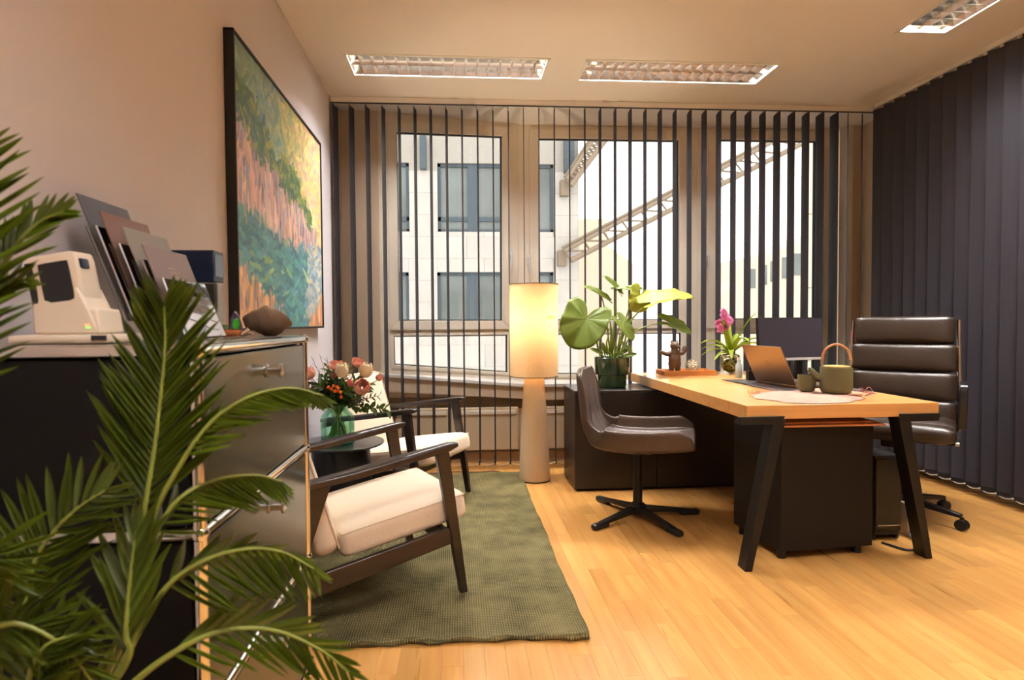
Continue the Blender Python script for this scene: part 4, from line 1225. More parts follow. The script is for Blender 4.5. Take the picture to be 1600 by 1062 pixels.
# ------------------------------------------------------------------ office chair
def office_chair():
    fwd = Vector((-.66, -.75, 0)).normalized()
    t = thing('office_chair', 'dark brown ribbed leather office chair at the closed blind', 'chair', (2.50, 3.18, 0), math.atan2(fwd.y, fwd.x))
    lean = math.radians(-10)
    B = Matrix.Translation((-.225, 0, .435)) @ Matrix.Rotation(lean, 4, 'Y')
    n = 4; h = .168
    for k in range(n):
        z = .03 + h * (k + .5)
        w = .262 - .012 * (k == 3)
        MB().rbox((0, 0, z), (.034, w, h / 2 - .0015), .022, 8, (.014, 0, 0)).build('back_pad', M_leather_off, t, M=B, angle=80)
    for s in (-1, 1):
        MB().tube(bez([(-.01, s * .272, .03), (-.012, s * .274, .3), (-.012, s * .268, .68)], 12), .011, 10).build('back_frame', M_chrome, t, M=B)
        # flat loop arm
        P = bez([(-.215, s * .285, .60), (-.20, s * .292, .715), (-.14, s * .290, .755), (-.02, s * .290, .755), (.03, s * .290, .735), (.035, s * .288, .62), (.015, s * .286, .515)], 30)
        am = MB()
        vs, fs = [], []
        for k, p in enumerate(P):
            tg = (P[min(k + 1, 30)] - P[max(k - 1, 0)]).normalized(); nn = Vector((tg.z, 0, -tg.x))
            for a, b in ((-.018, -.008), (.018, -.008), (.018, .008), (-.018, .008)):
                q = p + Vector((0, a, 0)) + nn * b; vs.append(q)
        for k in range(30):
            for j in range(4): fs.append((k * 4 + j, k * 4 + (j + 1) % 4, (k + 1) * 4 + (j + 1) % 4, (k + 1) * 4 + j))
        fs += [(3, 2, 1, 0), (120, 121, 122, 123)]
        am.add(vs, fs).build('armrest', mat('arm_black', lin(34, 32, 32), .25, .2), t, bevel=.004)
    sp_ = MB().rbox((-.06, 0, .505), (.155, .262, .04), .030, 8, (0, 0, .012)).build('seat_pad', M_leather_off, t, angle=80)
    MB().rbox((.16, 0, .500), (.075, .262, .042), .034, 8, (0, 0, .010)).build('seat_pad', M_leather_off, t, angle=80)
    MB().box((-.2, -.255, .452), (.2, .255, .466)).build('seat_frame', M_black_metal, t, bevel=.004)
    MB().rbox((0, 0, .425), (.12, .08, .028), .012, 3).box((-.04, .08, .418), (-.02, .24, .43)).build('mechanism', M_black_metal, t)
    MB().tube([(-.03, .2, .424), (-.03, .275, .424)], .011, 10).build('lever', M_steel, t)
    MB().tube([(0, 0, .11), (0, 0, .41)], [.03, .022], 16).build('gas_lift', M_black_metal, t)
    base_a = math.atan2(.04, .335) - math.atan2(fwd.y, fwd.x)
    MB().lathe([(.045, .08), (.05, .09), (.045, .13), (.03, .14)], 20).build('hub', M_black_plastic, t)
    for k in range(5):
        a = base_a + 2 * PI * k / 5
        d = Vector((math.cos(a), math.sin(a), 0)); s = Vector((-d.y, d.x, 0)); p0, p1 = d * .03, d * .315
        Z = Vector((0, 0, 1))
        lg = MB().hexa([p0 - s * .026 + Z * .085, p1 - s * .014 + Z * .066, p1 + s * .014 + Z * .066, p0 + s * .026 + Z * .085], [p0 - s * .024 + Z * .125, p1 - s * .012 + Z * .086, p1 + s * .012 + Z * .086, p0 + s * .024 + Z * .125]).build('base_leg', M_black_plastic, t, bevel=.004)
        c = MB()
        for o in (-.013, .013):
            c.lathe([(.006, -.008), (.028, -.008), (.030, 0), (.028, .008), (.006, .008)], 18, Matrix.Translation(p1 + s * o + Z * .030) @ frame_from(d, s))
        c.build('caster', M_black_plastic, lg)
        MB().tube([p1 + Z * .045, p1 + Z * .07], .010, 8).build('caster_stem', M_black_plastic, lg)
office_chair()

# ------------------------------------------------------------------ things on the desk
Z1 = DZ + .001
def desk_mat():
    mb = MB()
    x0, x1, y0, y1 = 1.692, 2.180, 2.975, 3.672
    mb.grid(lambda u, v: (x0 + (x1 - x0) * u, y0 + (y1 - y0) * v, Z1 + .0035 + (.006 * math.exp(-((v - .62) / .10) ** 2) * math.exp(-(u / .10) ** 2))), 14, 20)
    tag(mb.build('desk_mat', M_mat_leather, None, angle=80, solid=.003, off=-1), 'dark leather desk mat under the laptop', 'desk mat')
desk_mat()
Z2 = Z1 + .0038
def laptop():
    ang = math.atan2(3.494 - 3.114, 1.817 - 1.852)   # hinge direction
    t = thing('laptop', 'open laptop on the desk mat, its bronze lid turned to the swivel chair', 'laptop', (1.835, 3.304, Z2), ang - PI / 2)
    w, d = .188, .25
    MB().rbox((d / 2, 0, .008), (d / 2, w, .0075), .005, 4).build('base', M_laptop, t)
    MB().box((.05, -w + .02, .0156), (.15, w - .02, .0162)).build('keyboard', M_black_plastic, t, smooth=False)
    L_ = Matrix.Translation((.004, 0, .014)) @ Matrix.Rotation(math.radians(-24), 4, 'Y')
    l = MB().rbox((0, 0, .118), (.0035, w, .118), .003, 4).build('lid', M_laptop, t, M=L_)
    MB().box((.0036, -w + .006, .008), (.0044, w - .006, .23)).build('screen', M_screen, l, smooth=False)
    e = MB().lathe([(0, 0), (.012, 0), (.012, .0004), (0, .0004)], 20, Matrix.Translation((-.0036, 0, .13)) @ Matrix.Rotation(-PI / 2, 4, 'Y'))
    e.build('lid_emblem', mat('lid_emblem_dark', lin(120, 92, 68), .2, .9), l)
laptop()
def monitor():
    t = thing('monitor', 'flat monitor with dark screen on the desk behind the laptop', 'monitor', (2.065, 3.505, Z2), math.radians(9))
    w, z0, z1 = .232, .128, .392
    R = Matrix.Rotation(math.radians(-4), 4, 'X')
    m = MB().rbox((0, .012, (z0 + z1) / 2), (w, .010, (z1 - z0) / 2), .004, 4).build('housing', M_black_plastic, t, M=R)
    MB().box((-w + .005, .0010, z0 + .018), (w - .005, .0025, z1 - .005)).build('screen', M_screen, m, smooth=False)
    MB().box((-w, -.002, z0), (w, .003, z0 + .016)).build('chin', mat('silver_plastic', lin(196, 192, 188), .35), m, bevel=.002)
    MB().box((-w, .001, z1 - .002), (w, .02, z1 + .001)).build('top_edge', M_steel, m)
    MB().hexa([(.045, .03, .006), (.095, .03, .006), (.095, .06, .006), (.045, .06, .006)], [(.05, .025, .24), (.09, .025, .24), (.09, .05, .24), (.05, .05, .24)]).build('stand_neck', M_black_metal, t, bevel=.003)
    MB().rbox((.04, .05, .005), (.085, .075, .005), .004, 4).build('stand_base', M_black_metal, t)
    MB().tube(bez([(.0, .03, .13), (.005, .04, .09), (-.004, .05, .05), (.0, .07, .006)], 12), .006, 8).build('cable', M_cable, t)
monitor()
def hide():
    mb = MB()
    n = 44
    def edge(a):
        r = 1 + .07 * math.sin(3 * a + 1) + .05 * math.sin(7 * a) + .025 * math.sin(13 * a + 2)
        return Vector((.265 * r * math.cos(a) / max(.72, abs(math.cos(a)) ** .3), .185 * r * math.sin(a), 0))
    vs, fs = [], []
    rings = 7
    for j in range(rings + 1):
        f = j / rings
        for k in range(n):
            p = edge(2 * PI * k / n) * f
            z = .020 * (1 - f ** 8) + .003 * math.sin(p.x * 50) * math.sin(p.y * 60) * (1 - f)
            vs.append((p.x, p.y, .002 + z))
    for j in range(rings):
        for k in range(n):
            fs.append((j * n + k, j * n + (k + 1) % n, (j + 1) * n + (k + 1) % n, (j + 1) * n + k))
    fs.append(tuple(rings * n + k for k in range(n - 1, -1, -1)))
    mb.add(vs, fs)
    o = mb.build('hide_mat', M_hide, None, angle=80)
    o.location = (1.71, 2.765, Z1); o.rotation_euler = (0, 0, .20)
    tag(o, 'pale folded hide mat under the green teapot and cup', 'table mat')
    MB().box((.12, -.11, .0222), (.25, .14, .0245)).build('leather_patch', M_hide2, o, bevel=.001)
    fz = MB()
    for k in range(260):
        x = random.uniform(-.24, -.06); y = random.uniform(.09, .17)
        d = Vector((random.uniform(-.6, .6), random.uniform(-.2, .6), 1)).normalized() * random.uniform(.012, .03)
        b = Vector((x, y * (1 - (x + .1) ** 2 * 4), .014)); s = Vector((.0007, 0, 0))
        fz.add([b - s, b + s, b + d], [(0, 1, 2)])
    tag(fz.build('fur_tuft', M_hide, o), kind='stuff')
hide()
ZH = Z1 + .0248
def cup():
    t = thing('cup', 'small olive stoneware cup beside the teapot', 'cup', (1.740, 2.832, Z1 + .0226))
    MB().lathe([(0, 0), (.026, 0), (.034, .006), (.041, .03), (.0425, .06), (.0415, .084), (.0385, .0845), (.039, .06), (.037, .03), (.03, .01), (0, .008)], 40).build('body', M_cup, t)
    MB().lathe([(0, .066), (.0385, .066)], 32).build('tea', mat('tea', lin(90, 60, 28), .1), t)
cup()
def teapot():
    t = thing('teapot', 'olive stoneware teapot with bent cane handle on the hide mat', 'teapot', (1.842, 2.755, ZH))
    MB().lathe([(0, 0), (.055, 0), (.064, .004), (.071, .018), (.0715, .03), (.0705, .118), (.068, .124), (0, .124)], 48).build('body', M_cup, t)
    MB().lathe([(0, .124), (.060, .124), (.061, .129), (.05, .132), (0, .133)], 40).build('lid', mat('lid_ochre', lin(190, 160, 90), .5), t)
    A = Matrix.Rotation(math.radians(-25), 4, 'Z')
    MB().tube(bez([(-.066, 0, .07), (-.09, 0, .085), (-.112, 0, .110), (-.122, 0, .112)], 10), [.018 - .001 * k for k in range(11)], 12).build('spout', M_cup, t, M=A)
    MB().tube(bez([(-.060, 0, .125), (-.062, 0, .165), (-.045, 0, .212), (0, 0, .236), (.045, 0, .212), (.062, 0, .165), (.060, 0, .125)], 30), .0055, 10).build('handle', M_cane, t, M=A)
    for s in (-1, 1):
        MB().tube([(s * .060, 0, .122), (s * .060, 0, .160)], .0065, 8).build('handle_lug', M_steel, t, M=A)
teapot()
def glasses():
    t = thing('reading_glasses', 'folded red framed glasses on the right edge of the desk', 'glasses', (2.045, 2.815, Z1), .4)
    f = MB()
    for s in (-1, 1):
        f.tube([(s * .032 + .024 * math.cos(a), 0.012, .020 + .017 * math.sin(a)) for a in [2 * PI * k / 20 for k in range(21)]], .002, 6)
    f.tube([(-.008, .012, .024), (.008, .012, .024)], .002, 6)
    f.build('rims', M_glasses, t)
    MB().tube(bez([(-.056, .012, .024), (-.02, -.012, .016), (.05, -.016, .006)], 8), .0022, 6).build('temple', M_glasses, t)
    MB().tube(bez([(.056, .012, .024), (.02, -.020, .014), (-.05, -.022, .004)], 8), .0022, 6).build('temple', mat('temple_purple', lin(90, 70, 110), .35), t)
    for s in (-1, 1):
        MB().lathe([(0, 0), (.022, 0), (.022, .001), (0, .001)], 20, Matrix.Translation((s * .032, .0125, .020)) @ Matrix.Rotation(PI / 2, 4, 'X')).build('lens', M_clear, t)
glasses()
def tray():
    t = thing('wooden_tray', 'shallow wooden tray at the far end of the desk', 'tray', (1.432, 3.99, Z1))
    w, d, h = .365, .195, .034
    MB().box((.003, .003, 0), (w - .003, d - .003, .008)).build('bottom', M_traywood, t)
    for a, b in (((0, 0), (w, .008)), ((0, d - .008), (w, d)), ((0, .008), (.008, d - .008)), ((w - .008, .008), (w, d - .008))):
        MB().box((a[0], a[1], 0), (b[0], b[1], h)).build('side', M_traywood, t, bevel=.0015)
    MB().box((-.001, .02, .006), (.0005, d - .02, h - .005)).build('leather_tag', mat('tag_leather', lin(110, 62, 36), .6), t)
    MB().box((-.0014, .06, .018), (-.0008, .12, .020)).build('tag_line', mat('tag_pale', lin(190, 160, 130), .6), t, smooth=False)
tray()
ZTR = Z1 + .0085
def bear():
    mb = MB()
    mb.ball((0, 0, .085), (.040, .032, .055), 16, 12).ball((0, 0, .125), (.031, .027, .034), 16, 10)
    mb.ball((.0, -.002, .172), (.030, .027, .028), 16, 10).ball((.016, -.018, .166), (.015, .018, .012), 12, 8)
    for s in (-1, 1):
        mb.ball((s * .019, .004, .200), (.0085, .005, .0085), 10, 8)
        mb.tube([(s * .020, 0, .004), (s * .021, 0, .03), (s * .02, 0, .065)], [.017, .0165, .022], 12)
        mb.ball((s * .021, -.008, .008), (.016, .020, .008), 12, 8)
    mb.tube(bez([(-.025, 0, .128), (-.05, -.004, .120), (-.082, -.006, .132), (-.095, -.006, .140)], 8), [.016, .016, .015, .014, .013, .013, .012, .011, .009], 12)
    mb.tube(bez([(.025, 0, .128), (.048, -.004, .128), (.062, -.006, .148), (.062, -.006, .172)], 8), [.016, .016, .016, .016, .016, .0165, .016, .015, .011], 12)
    o = mb.build('bear_figurine', M_bear, None, angle=180)
    m = o.modifiers.new('remesh', 'REMESH'); m.mode = 'VOXEL'; m.voxel_size = .0035; m.use_smooth_shade = True
    m = o.modifiers.new('smooth', 'SMOOTH'); m.iterations = 4; m.factor = .5
    p = at(1054, 577, 4.09)
    o.location = (p.x, 4.09, ZTR + .002); o.scale = (1.12, 1.12, 1.12)
    tag(o, 'carved brown bear figurine with spread arms standing in the wooden tray', 'figurine')
bear()
def globe():
    p = at(1082, 567, 4.09)
    t = thing('glass_ball', 'clear glass ball with bubbles in the wooden tray beside the bear', 'ornament', (p.x, 4.09, ZTR))
    MB().ball((0, 0, .051), .050, 32, 20).build('ball', M_clear, t)
    bb = MB()
    for k in range(90):
        d = Vector((random.gauss(0, 1), random.gauss(0, 1), random.gauss(0, 1))).normalized() * random.uniform(.01, .043)
        bb.ball((d.x, d.y, .051 + d.z), random.uniform(.003, .008), 8, 6)
    bb.build('inner_flakes', mat('glass_flakes', lin(240, 224, 196), .2, .1, var=.4, vscale=60), t)
globe()

# ------------------------------------------------------------------ orchid in a glass vase
def orchid():
    p = at(1141, 575, 4.13)
    cx, cy = p.x, 4.13
    t = thing('vanda_orchid', 'pink orchid with strap leaves rooted in a glass jar on the desk', 'plant', (cx, cy, Z1))
    MB().lathe([(.055, 0), (.066, .004), (.072, .05), (.071, .12), (.069, .121), (.070, .05), (.062, .008), (0, .006)], 36).build('glass_jar', M_clear, t)
    MB().ball((0, 0, .055), (.060, .060, .048), 20, 12).build('moss_ball', M_moss, t)
    rt = MB()
    for k in range(16):
        a = random.uniform(0, 2 * PI)
        pts = [(.02 * math.cos(a), .02 * math.sin(a), .14)]
        for j in range(5):
            a += random.uniform(-.9, .9)
            pts.append((.063 * math.cos(a), .063 * math.sin(a), .13 - .024 * j))
        rt.tube(bez(pts, 18), .0032, 6)
    rt.build('roots', M_root, t)
    lm = []
    spec = [(-1.0, .2, .16, .9), (-.9, -.5, .15, .6), (-.6, .6, .17, 1.2), (-.35, -.8, .19, .8), (.05, -.9, .2, 1.6), (.15, .5, .2, 2.6), (.35, -.3, .22, 2.4), (.55, -.7, .2, 1.3), (.8, -.2, .21, 1.5), (.95, .3, .20, 1.1), (1.0, -.3, .22, 1.2), (.6, .6, .18, 1.9), (-.2, -.2, .2, 2.2), (-.8, -.1, .19, 1.5)]
    for k, (dx, dy, ln, up) in enumerate(spec):
        ln *= 1.25 if up < 2 else .95
        mb = MB(); vs, fs = [], []
        d = Vector((dx, dy, 0)).normalized(); s = Vector((-d.y, d.x, 0)); n = 10
        for j in range(n + 1):
            u = j / n
            c = d * ln * (u ** 1.0) * (.85 if up > 2 else 1) + Vector((0, 0, .13 + ln * (up * .9 * u - (.55 + .30 * up) * u * u * (1 if up < 2 else .55))))
            w = .021 * (1 - u ** 3 * .85)
            nn = Vector((0, 0, 1)) * .5
            vs += [c - s * w + nn * w, c, c + s * w + nn * w]
        for j in range(n):
            a = j * 3; fs += [(a, a + 1, a + 4, a + 3), (a + 1, a + 2, a + 5, a + 4)]
        mb.add(vs, fs).build('leaf', M_strap, t, angle=80, solid=.0012)
    fpos = at(1131, 500, 4.04)
    fl = Vector((fpos.x - cx, 4.04 - cy, fpos.z - Z1))
    MB().tube(bez([(0, 0, .13), (-.008, -.005, .22), fl + Vector((.012, .01, -.07)), fl], 14), .0028, 8).build('flower_stalk', M_stem, t)
    for k in range(9):
        c = fl + Vector((random.uniform(-.055, .055), random.uniform(-.03, .02), random.uniform(-.06, .06)))
        face = Vector((random.uniform(-.5, .5), -1, random.uniform(-.2, .4))).normalized()
        M_ = frame_from(face.orthogonal(), face, c)
        b = None
        pm = MB()
        for j in range(5):
            a = 2 * PI * j / 5
            r = .034
            pm.grid(lambda u, v: (math.cos(a) * r * u - math.sin(a) * (v - .5) * .036 * math.sin(PI * (.15 + .75 * u)), math.sin(a) * r * u + math.cos(a) * (v - .5) * .036 * math.sin(PI * (.15 + .75 * u)), .006 * u * (1 - u) * 4 - .004 * u), 4, 3, M_)
        pm.build('bloom', M_pink, t, angle=80)
orchid()
def desk_small():
    t = thing('pen_stand', 'small black pen stand on the desk mat behind the laptop', 'pen stand', (1.858, 3.60, Z2))
    MB().rbox((0, 0, .03), (.037, .022, .03), .004, 3).build('body', M_black_plastic, t)
    MB().rbox((.0, .018, .062), (.018, .012, .034), .004, 3).build('raised_back', M_black_plastic, t)
    for x in (-.018, .02): MB().ball((x, -.0225, .012), .003, 8, 6).build('stud', M_steel, t)
    t2 = thing('small_bottle', 'small pale glass bottle between the orchid and the laptop', 'bottle', (1.855, 3.78, Z1))
    MB().lathe([(0, 0), (.020, 0), (.022, .004), (.022, .085), (.012, .10), (.010, .118), (0, .118)], 24).build('glass', mat('bottle_pale', lin(196, 208, 210), .15, trans=.4), t2)
    MB().lathe([(0, .1185), (.011, .1185), (.011, .135), (0, .136)], 20).build('cap', M_white_plastic, t2)
    p = at(1334, 568, 3.2)
    t3 = thing('glass_tumbler', 'clear glass tumbler behind the teapot', 'glass', (2.12, 3.14, Z2))
    MB().lathe([(0, 0), (.03, 0), (.034, .1), (.0325, .1), (.029, .006), (0, .006)], 28).build('glass', M_clear, t3)
desk_small()

# ------------------------------------------------------------------ big-leaf plant on the credenza
def alocasia():
    cx, cy, z0 = 1.063, 4.005, .661
    t = thing('potted_alocasia', 'large-leaved plant in a green glazed pot on the credenza', 'plant', (cx, cy, z0))
    MB().lathe([(0, 0), (.088, 0), (.094, .004), (.096, .008), (.099, .082), (.115, .088), (.118, .094), (.120, .196), (.121, .202), (.118, .206), (.112, .204), (.110, .17), (0, .168)], 48).build('pot', M_potgreen, t)
    MB().lathe([(0, .174), (.111, .172)], 32).build('soil', M_soil, t)
    def P(px, py, Y): return at(px, py, Y) - Vector((cx, cy, z0))
    base = Vector((0, 0, .17))
    def heart(m, c, axis, nrm, ln, wd, cup_=.15, name='leaf', wav=.04, nw=.34):
        """heart-shaped leaf: petiole joins at c; the tip lies along axis"""
        mb = MB(); nu, nv = 10, 40
        a_ = Vector(axis).normalized(); n_ = Vector(nrm).normalized(); s_ = n_.cross(a_).normalized(); n_ = a_.cross(s_)
        def fn(u, v):
            th = (v - .5) * 2 * PI
            r = .74 + .30 * max(0, math.cos(th)) ** 1.5 + .10 * math.exp(-((abs(th) - 2.25) / .45) ** 2)
            r *= 1 - .88 * math.exp(-((abs(th) - PI) / nw) ** 2)
            x = r * math.cos(th) * ln * .72 * u; y = r * math.sin(th) * wd * .86 * u
            z = cup_ * (abs(y) / wd) * wd - .18 * ln * (x / ln) ** 2 + wav * wd * math.sin(9 * th) * u * u + .030 * wd * math.cos(16 * th) * u * (1 - .3 * u)
            return Vector(c) + a_ * x + s_ * y + n_ * z
        mb.grid(fn, nu, nv)
        o = mb.build(name, m, t, angle=80, solid=.001)
        vm = MB()
        for th in (0, .5, -.5, 1.05, -1.05, 1.65, -1.65, 2.3, -2.3):
            v = th / (2 * PI) + .5
            pts = [Vector(fn(u * .93, v)) - n_ * .0005 for u in (0, .2, .4, .6, .8, 1)]
            vm.tube(pts, [.0022, .002, .0017, .0014, .001, .0005], 5)
        vm.build('veins', M_stem, o)
        return o
    def petiole(pts, r0=.009, r1=.004):
        q = bez(pts, 16); MB().tube(q, [r0 + (r1 - r0) * k / 16 for k in range(17)], 8).build('petiole', M_stem, t)
    # main front leaf, broad and facing the camera
    c1 = P(916, 498, 3.80)
    petiole([base + Vector((-.03, -.02, 0)), P(935, 545, 3.93), P(928, 500, 3.86), c1])
    heart(M_leaf, c1, (-.42, -.30, -.80), (-.25, -.95, .25), .29, .23, .24, wav=.03, nw=.42)
    tipl = P(862, 496, 3.86)
    heart(M_leaf_yellow, tipl, (-1, 0, .05), (.1, -.6, 1), .05, .03)
    # right upper leaf, long and yellow-green seen from the edge
    c2 = P(1032, 470, 3.92)
    petiole([base + Vector((.03, 0, 0)), P(975, 520, 3.98), P(1000, 485, 3.95), c2], .010, .005)
    heart(M_leaf_yellow, c2, (1, .1, .22), (-.15, -.45, 1), .33, .16, .35)
    c3 = P(1000, 462, 4.0)
    petiole([base + Vector((.02, .02, 0)), P(968, 540, 4.02), P(985, 490, 4.01), c3])
    heart(M_leaf_yellow, c3, (-.35, -.3, -.75), (.2, -1, .2), .17, .13, .25)
    c4 = P(1048, 505, 3.88)
    petiole([base + Vector((.05, -.02, 0)), P(985, 525, 3.94), P(1015, 508, 3.9), c4], .006, .003)
    heart(M_leaf, c4, (.85, -.1, -.32), (.1, -.55, .85), .20, .12, .2)
    c5 = P(972, 505, 3.90)
    petiole([base + Vector((.0, -.03, 0)), P(962, 540, 3.95), P(966, 515, 3.92), c5], .006, .003)
    heart(M_leaf, c5, (.55, -.2, -.75), (.45, -.85, .2), .18, .08, .2)
    c6 = P(975, 540, 3.90)
    heart(M_leaf, c6, (.7, -.1, -.6), (.2, -.5, .9), .10, .045, .3)
    petiole([base + Vector((.02, -.03, 0)), P(968, 555, 3.93), c6], .005, .003)
    c7 = P(940, 462, 3.98)
    petiole([base, P(952, 540, 4.02), P(946, 490, 4.0), c7], .008, .004)
    heart(M_leaf, c7, (-.75, -.15, .45), (.3, -.5, .85), .19, .06, .5)
    c8 = P(962, 450, 4.0)
    petiole([base + Vector((.01, .02, 0)), P(957, 540, 4.03), P(962, 480, 4.02), c8], .009, .004)
    heart(M_leaf, c8, (-.6, -.1, .65), (.4, -.6, .6), .16, .05, .5)
    heart(M_leaf, P(965, 451, 4.0), (.95, -.1, .05), (0, -.4, .9), .10, .035, .4)
    c9 = P(995, 452, 4.03)
    petiole([base + Vector((.03, .03, 0)), P(972, 520, 4.04), P(985, 475, 4.04), c9], .007, .004)
    heart(M_leaf, c9, (-.8, -.2, .1), (.2, -.6, .8), .12, .05, .4)
    for k, (px, py) in enumerate(((948, 520), (955, 500), (966, 520), (976, 515), (940, 535), (984, 535))):
        petiole([base + Vector((random.uniform(-.04, .04), random.uniform(-.04, .02), 0)), P(px, py + 20, 3.97), P(px + random.uniform(-4, 4), py, 3.96)], .011, .003)
    # young shoots low over the pot rim
    for (px, py, ax) in ((935, 550, (-1, -.3, .5)), (970, 552, (.8, -.5, .5)), (955, 545, (.1, -.4, 1)), (980, 556, (1, -.2, .3)), (945, 548, (-.4, -.3, 1))):
        c = P(px, py, 3.93)
        heart(M_leaf, c, ax, (0, -.8, .5), .09, .025, .4)
alocasia()

# ------------------------------------------------------------------ palm in the foreground
def leaflet_mesh(name, droop, twist):
    """unit leaflet: length 1 along x, width scaled by y"""
    mb = MB(); vs, fs = [], []; n = 7
    for k in range(n + 1):
        u = k / n
        w = .5 * math.sin(PI * min(1, .10 + u * .90)) ** .75 * (1 if u < .95 else .35)
        c = Vector((u, twist * u * u, -droop * u * u))
        vs += [(c.x, c.y - w, c.z + .0), (c.x, c.y, c.z - .25 * w), (c.x, c.y + w, c.z + .0)]
    for k in range(n):
        a = k * 3; fs += [(a, a + 1, a + 4, a + 3), (a + 1, a + 2, a + 5, a + 4)]
    mb.add(vs, fs); me = mb.mesh(name, 80); me.materials.append(M_palm); return me
LEAFLETS = [leaflet_mesh('leaflet', .06, .0), leaflet_mesh('leaflet', .12, .8), leaflet_mesh('leaflet', .03, -.8)]
def palm():
    bx, by = -.66, .86
    t = thing('areca_palm', 'feathery green palm in the left foreground', 'palm', (bx, by, 0))
    MB().lathe([(0, 0), (.11, 0), (.12, .01), (.145, .26), (.15, .27), (.14, .272), (.135, .23), (0, .225)], 36).build('pot', mat('woven_pot', lin(96, 80, 60), .8, var=.2, vscale=40), t)
    MB().lathe([(0, .232), (.136, .23)], 24).build('soil', M_soil, t)
    count = [0]
    def frond(pts, ln, nl, width, face, spread=50, droop=0, solo=True, l0=.0, gap=.22, only=None):
        """pts: (px,py,Y) along the rachis from base to tip"""
        W_ = [at(*p) - Vector((bx, by, 0)) for p in pts]
        foot = Vector((random.uniform(-.05, .05), random.uniform(-.05, .05), .23))
        P = bez([foot, foot.lerp(W_[0], .5) + Vector((0, 0, .06))] + W_, 60)
        fr = MB().tube(P, [.0065 - .0052 * k / 60 for k in range(61)], 7).build('frond', M_palmstem, t)
        # leaflets live on the pictured part of the rachis
        L0 = bez(W_, 60)
        face_ = Vector(face).normalized()
        rest_ = MB()
        for k in range(nl):
            u = gap + (1 - gap) * k / (nl - 1)
            i = min(int(u * 60), 59)
            p = L0[i].lerp(L0[i + 1], u * 60 - i)
            tg = (L0[min(i + 1, 60)] - L0[max(i - 1, 0)]).normalized()
            sd = face_.cross(tg).normalized(); nn = tg.cross(sd)
            for sgn in (-1, 1):
                if only and sgn != only: continue
                a = math.radians(spread * (1 - .45 * u) + random.uniform(-5, 5))
                d = tg * math.cos(a) + sd * sgn * math.sin(a) + nn * random.uniform(-.05, .16)
                d += Vector((0, 0, -droop))
                l_ = ln * (math.sin(PI * min(1, .22 + .70 * u)) ** .7) * random.uniform(.9, 1.08)
                Mx = frame_from(d, nn + sd * sgn * .3, p) @ Matrix.Diagonal((l_, width * random.uniform(.85, 1.1), l_, 1))
                me = LEAFLETS[(k + (sgn > 0)) % 3]
                if solo and count[0] < 300:
                    count[0] += 1
                    share('leaflet', me, fr, Mx)
                else:
                    rest_.add([v.co for v in me.vertices], [tuple(q.vertices) for q in me.polygons], Mx)
        if rest_.v: tag(rest_.build('leaflets', M_palm, fr, angle=80), kind='stuff')
    # the upright frond in front of the cabinet's dark end
    frond([(196, 985, .90), (212, 880, .91), (230, 770, .93), (243, 690, .95), (252, 610, .97), (258, 540, .98), (257, 478, .98)], .150, 32, .0088, (.1, -1, .15), 52, gap=.30)
    # frond arching to the right across the drawers
    frond([(205, 960, .90), (235, 820, .92), (285, 720, .94), (335, 655, .96), (395, 618, .98), (455, 606, 1.0), (505, 618, 1.01)], .085, 30, .0055, (-.3, -.5, 1), 42, .45, gap=.35)
    frond([(200, 985, .88), (225, 880, .90), (270, 790, .92), (330, 752, .95), (395, 742, .97), (440, 752, .99)], .095, 24, .0055, (-.2, -.5, 1), 45, .6, gap=.30)
    # left frond, arching up to the right
    frond([(38, 1010, .84), (36, 952, .85), (46, 898, .86), (72, 846, .87), (116, 798, .88), (165, 765, .89)], .115, 20, .0088, (.2, -1, .3), 62, gap=.05)
    frond([(190, 1040, .86), (250, 930, .88), (310, 880, .90), (380, 858, .93), (440, 862, .95), (490, 888, .96)], .12, 18, .0075, (0, -.6, 1), 55, .55, gap=.25)
    frond([(185, 1090, .84), (270, 1020, .85), (350, 985, .87), (430, 985, .89), (500, 1015, .90), (545, 1050, .91)], .11, 18, .0070, (0, -.5, 1), 48, .25, False, gap=.2)
    # stiff young frond in the middle
    frond([(195, 1040, .86), (197, 990, .86), (200, 940, .87), (206, 880, .88), (212, 830, .89)], .115, 8, .0125, (.1, -1, .2), 34, False, gap=.12)
    # low left fronds
    frond([(-40, 1010, .80), (10, 975, .80), (60, 985, .81), (110, 1020, .82), (150, 1075, .83)], .08, 18, .008, (.1, -1, .5), 60, .1, False, gap=.05)
    frond([(40, 1130, .80), (45, 1060, .80), (70, 1010, .81), (120, 990, .82)], .085, 13, .0085, (.1, -1, .4), 60, .1, False, gap=.05)
    frond([(-60, 900, .78), (-30, 870, .78), (-5, 880, .79), (20, 915, .80)], .08, 12, .0085, (.2, -1, .3), 60, 0, False, gap=.05)
    # tall fronds coming in from the left edge
    frond([(-75, 620, .84), (-66, 540, .84), (-58, 450, .84), (-50, 360, .85), (-42, 285, .85), (-25, 228, .86)], .115, 22, .0068, (.1, -1, .1), 66, .0, False, gap=.02)
    frond([(-60, 560, .86), (-30, 480, .86), (5, 415, .87), (35, 372, .88), (65, 345, .89), (100, 330, .89)], .07, 16, .006, (.1, -1, .3), 40, .0, False, gap=.10)
    frond([(-70, 600, .86), (-45, 520, .86), (-20, 470, .87), (8, 448, .88), (40, 438, .88)], .06, 10, .006, (.1, -1, .5), 40, .1, False, gap=.1)
palm()

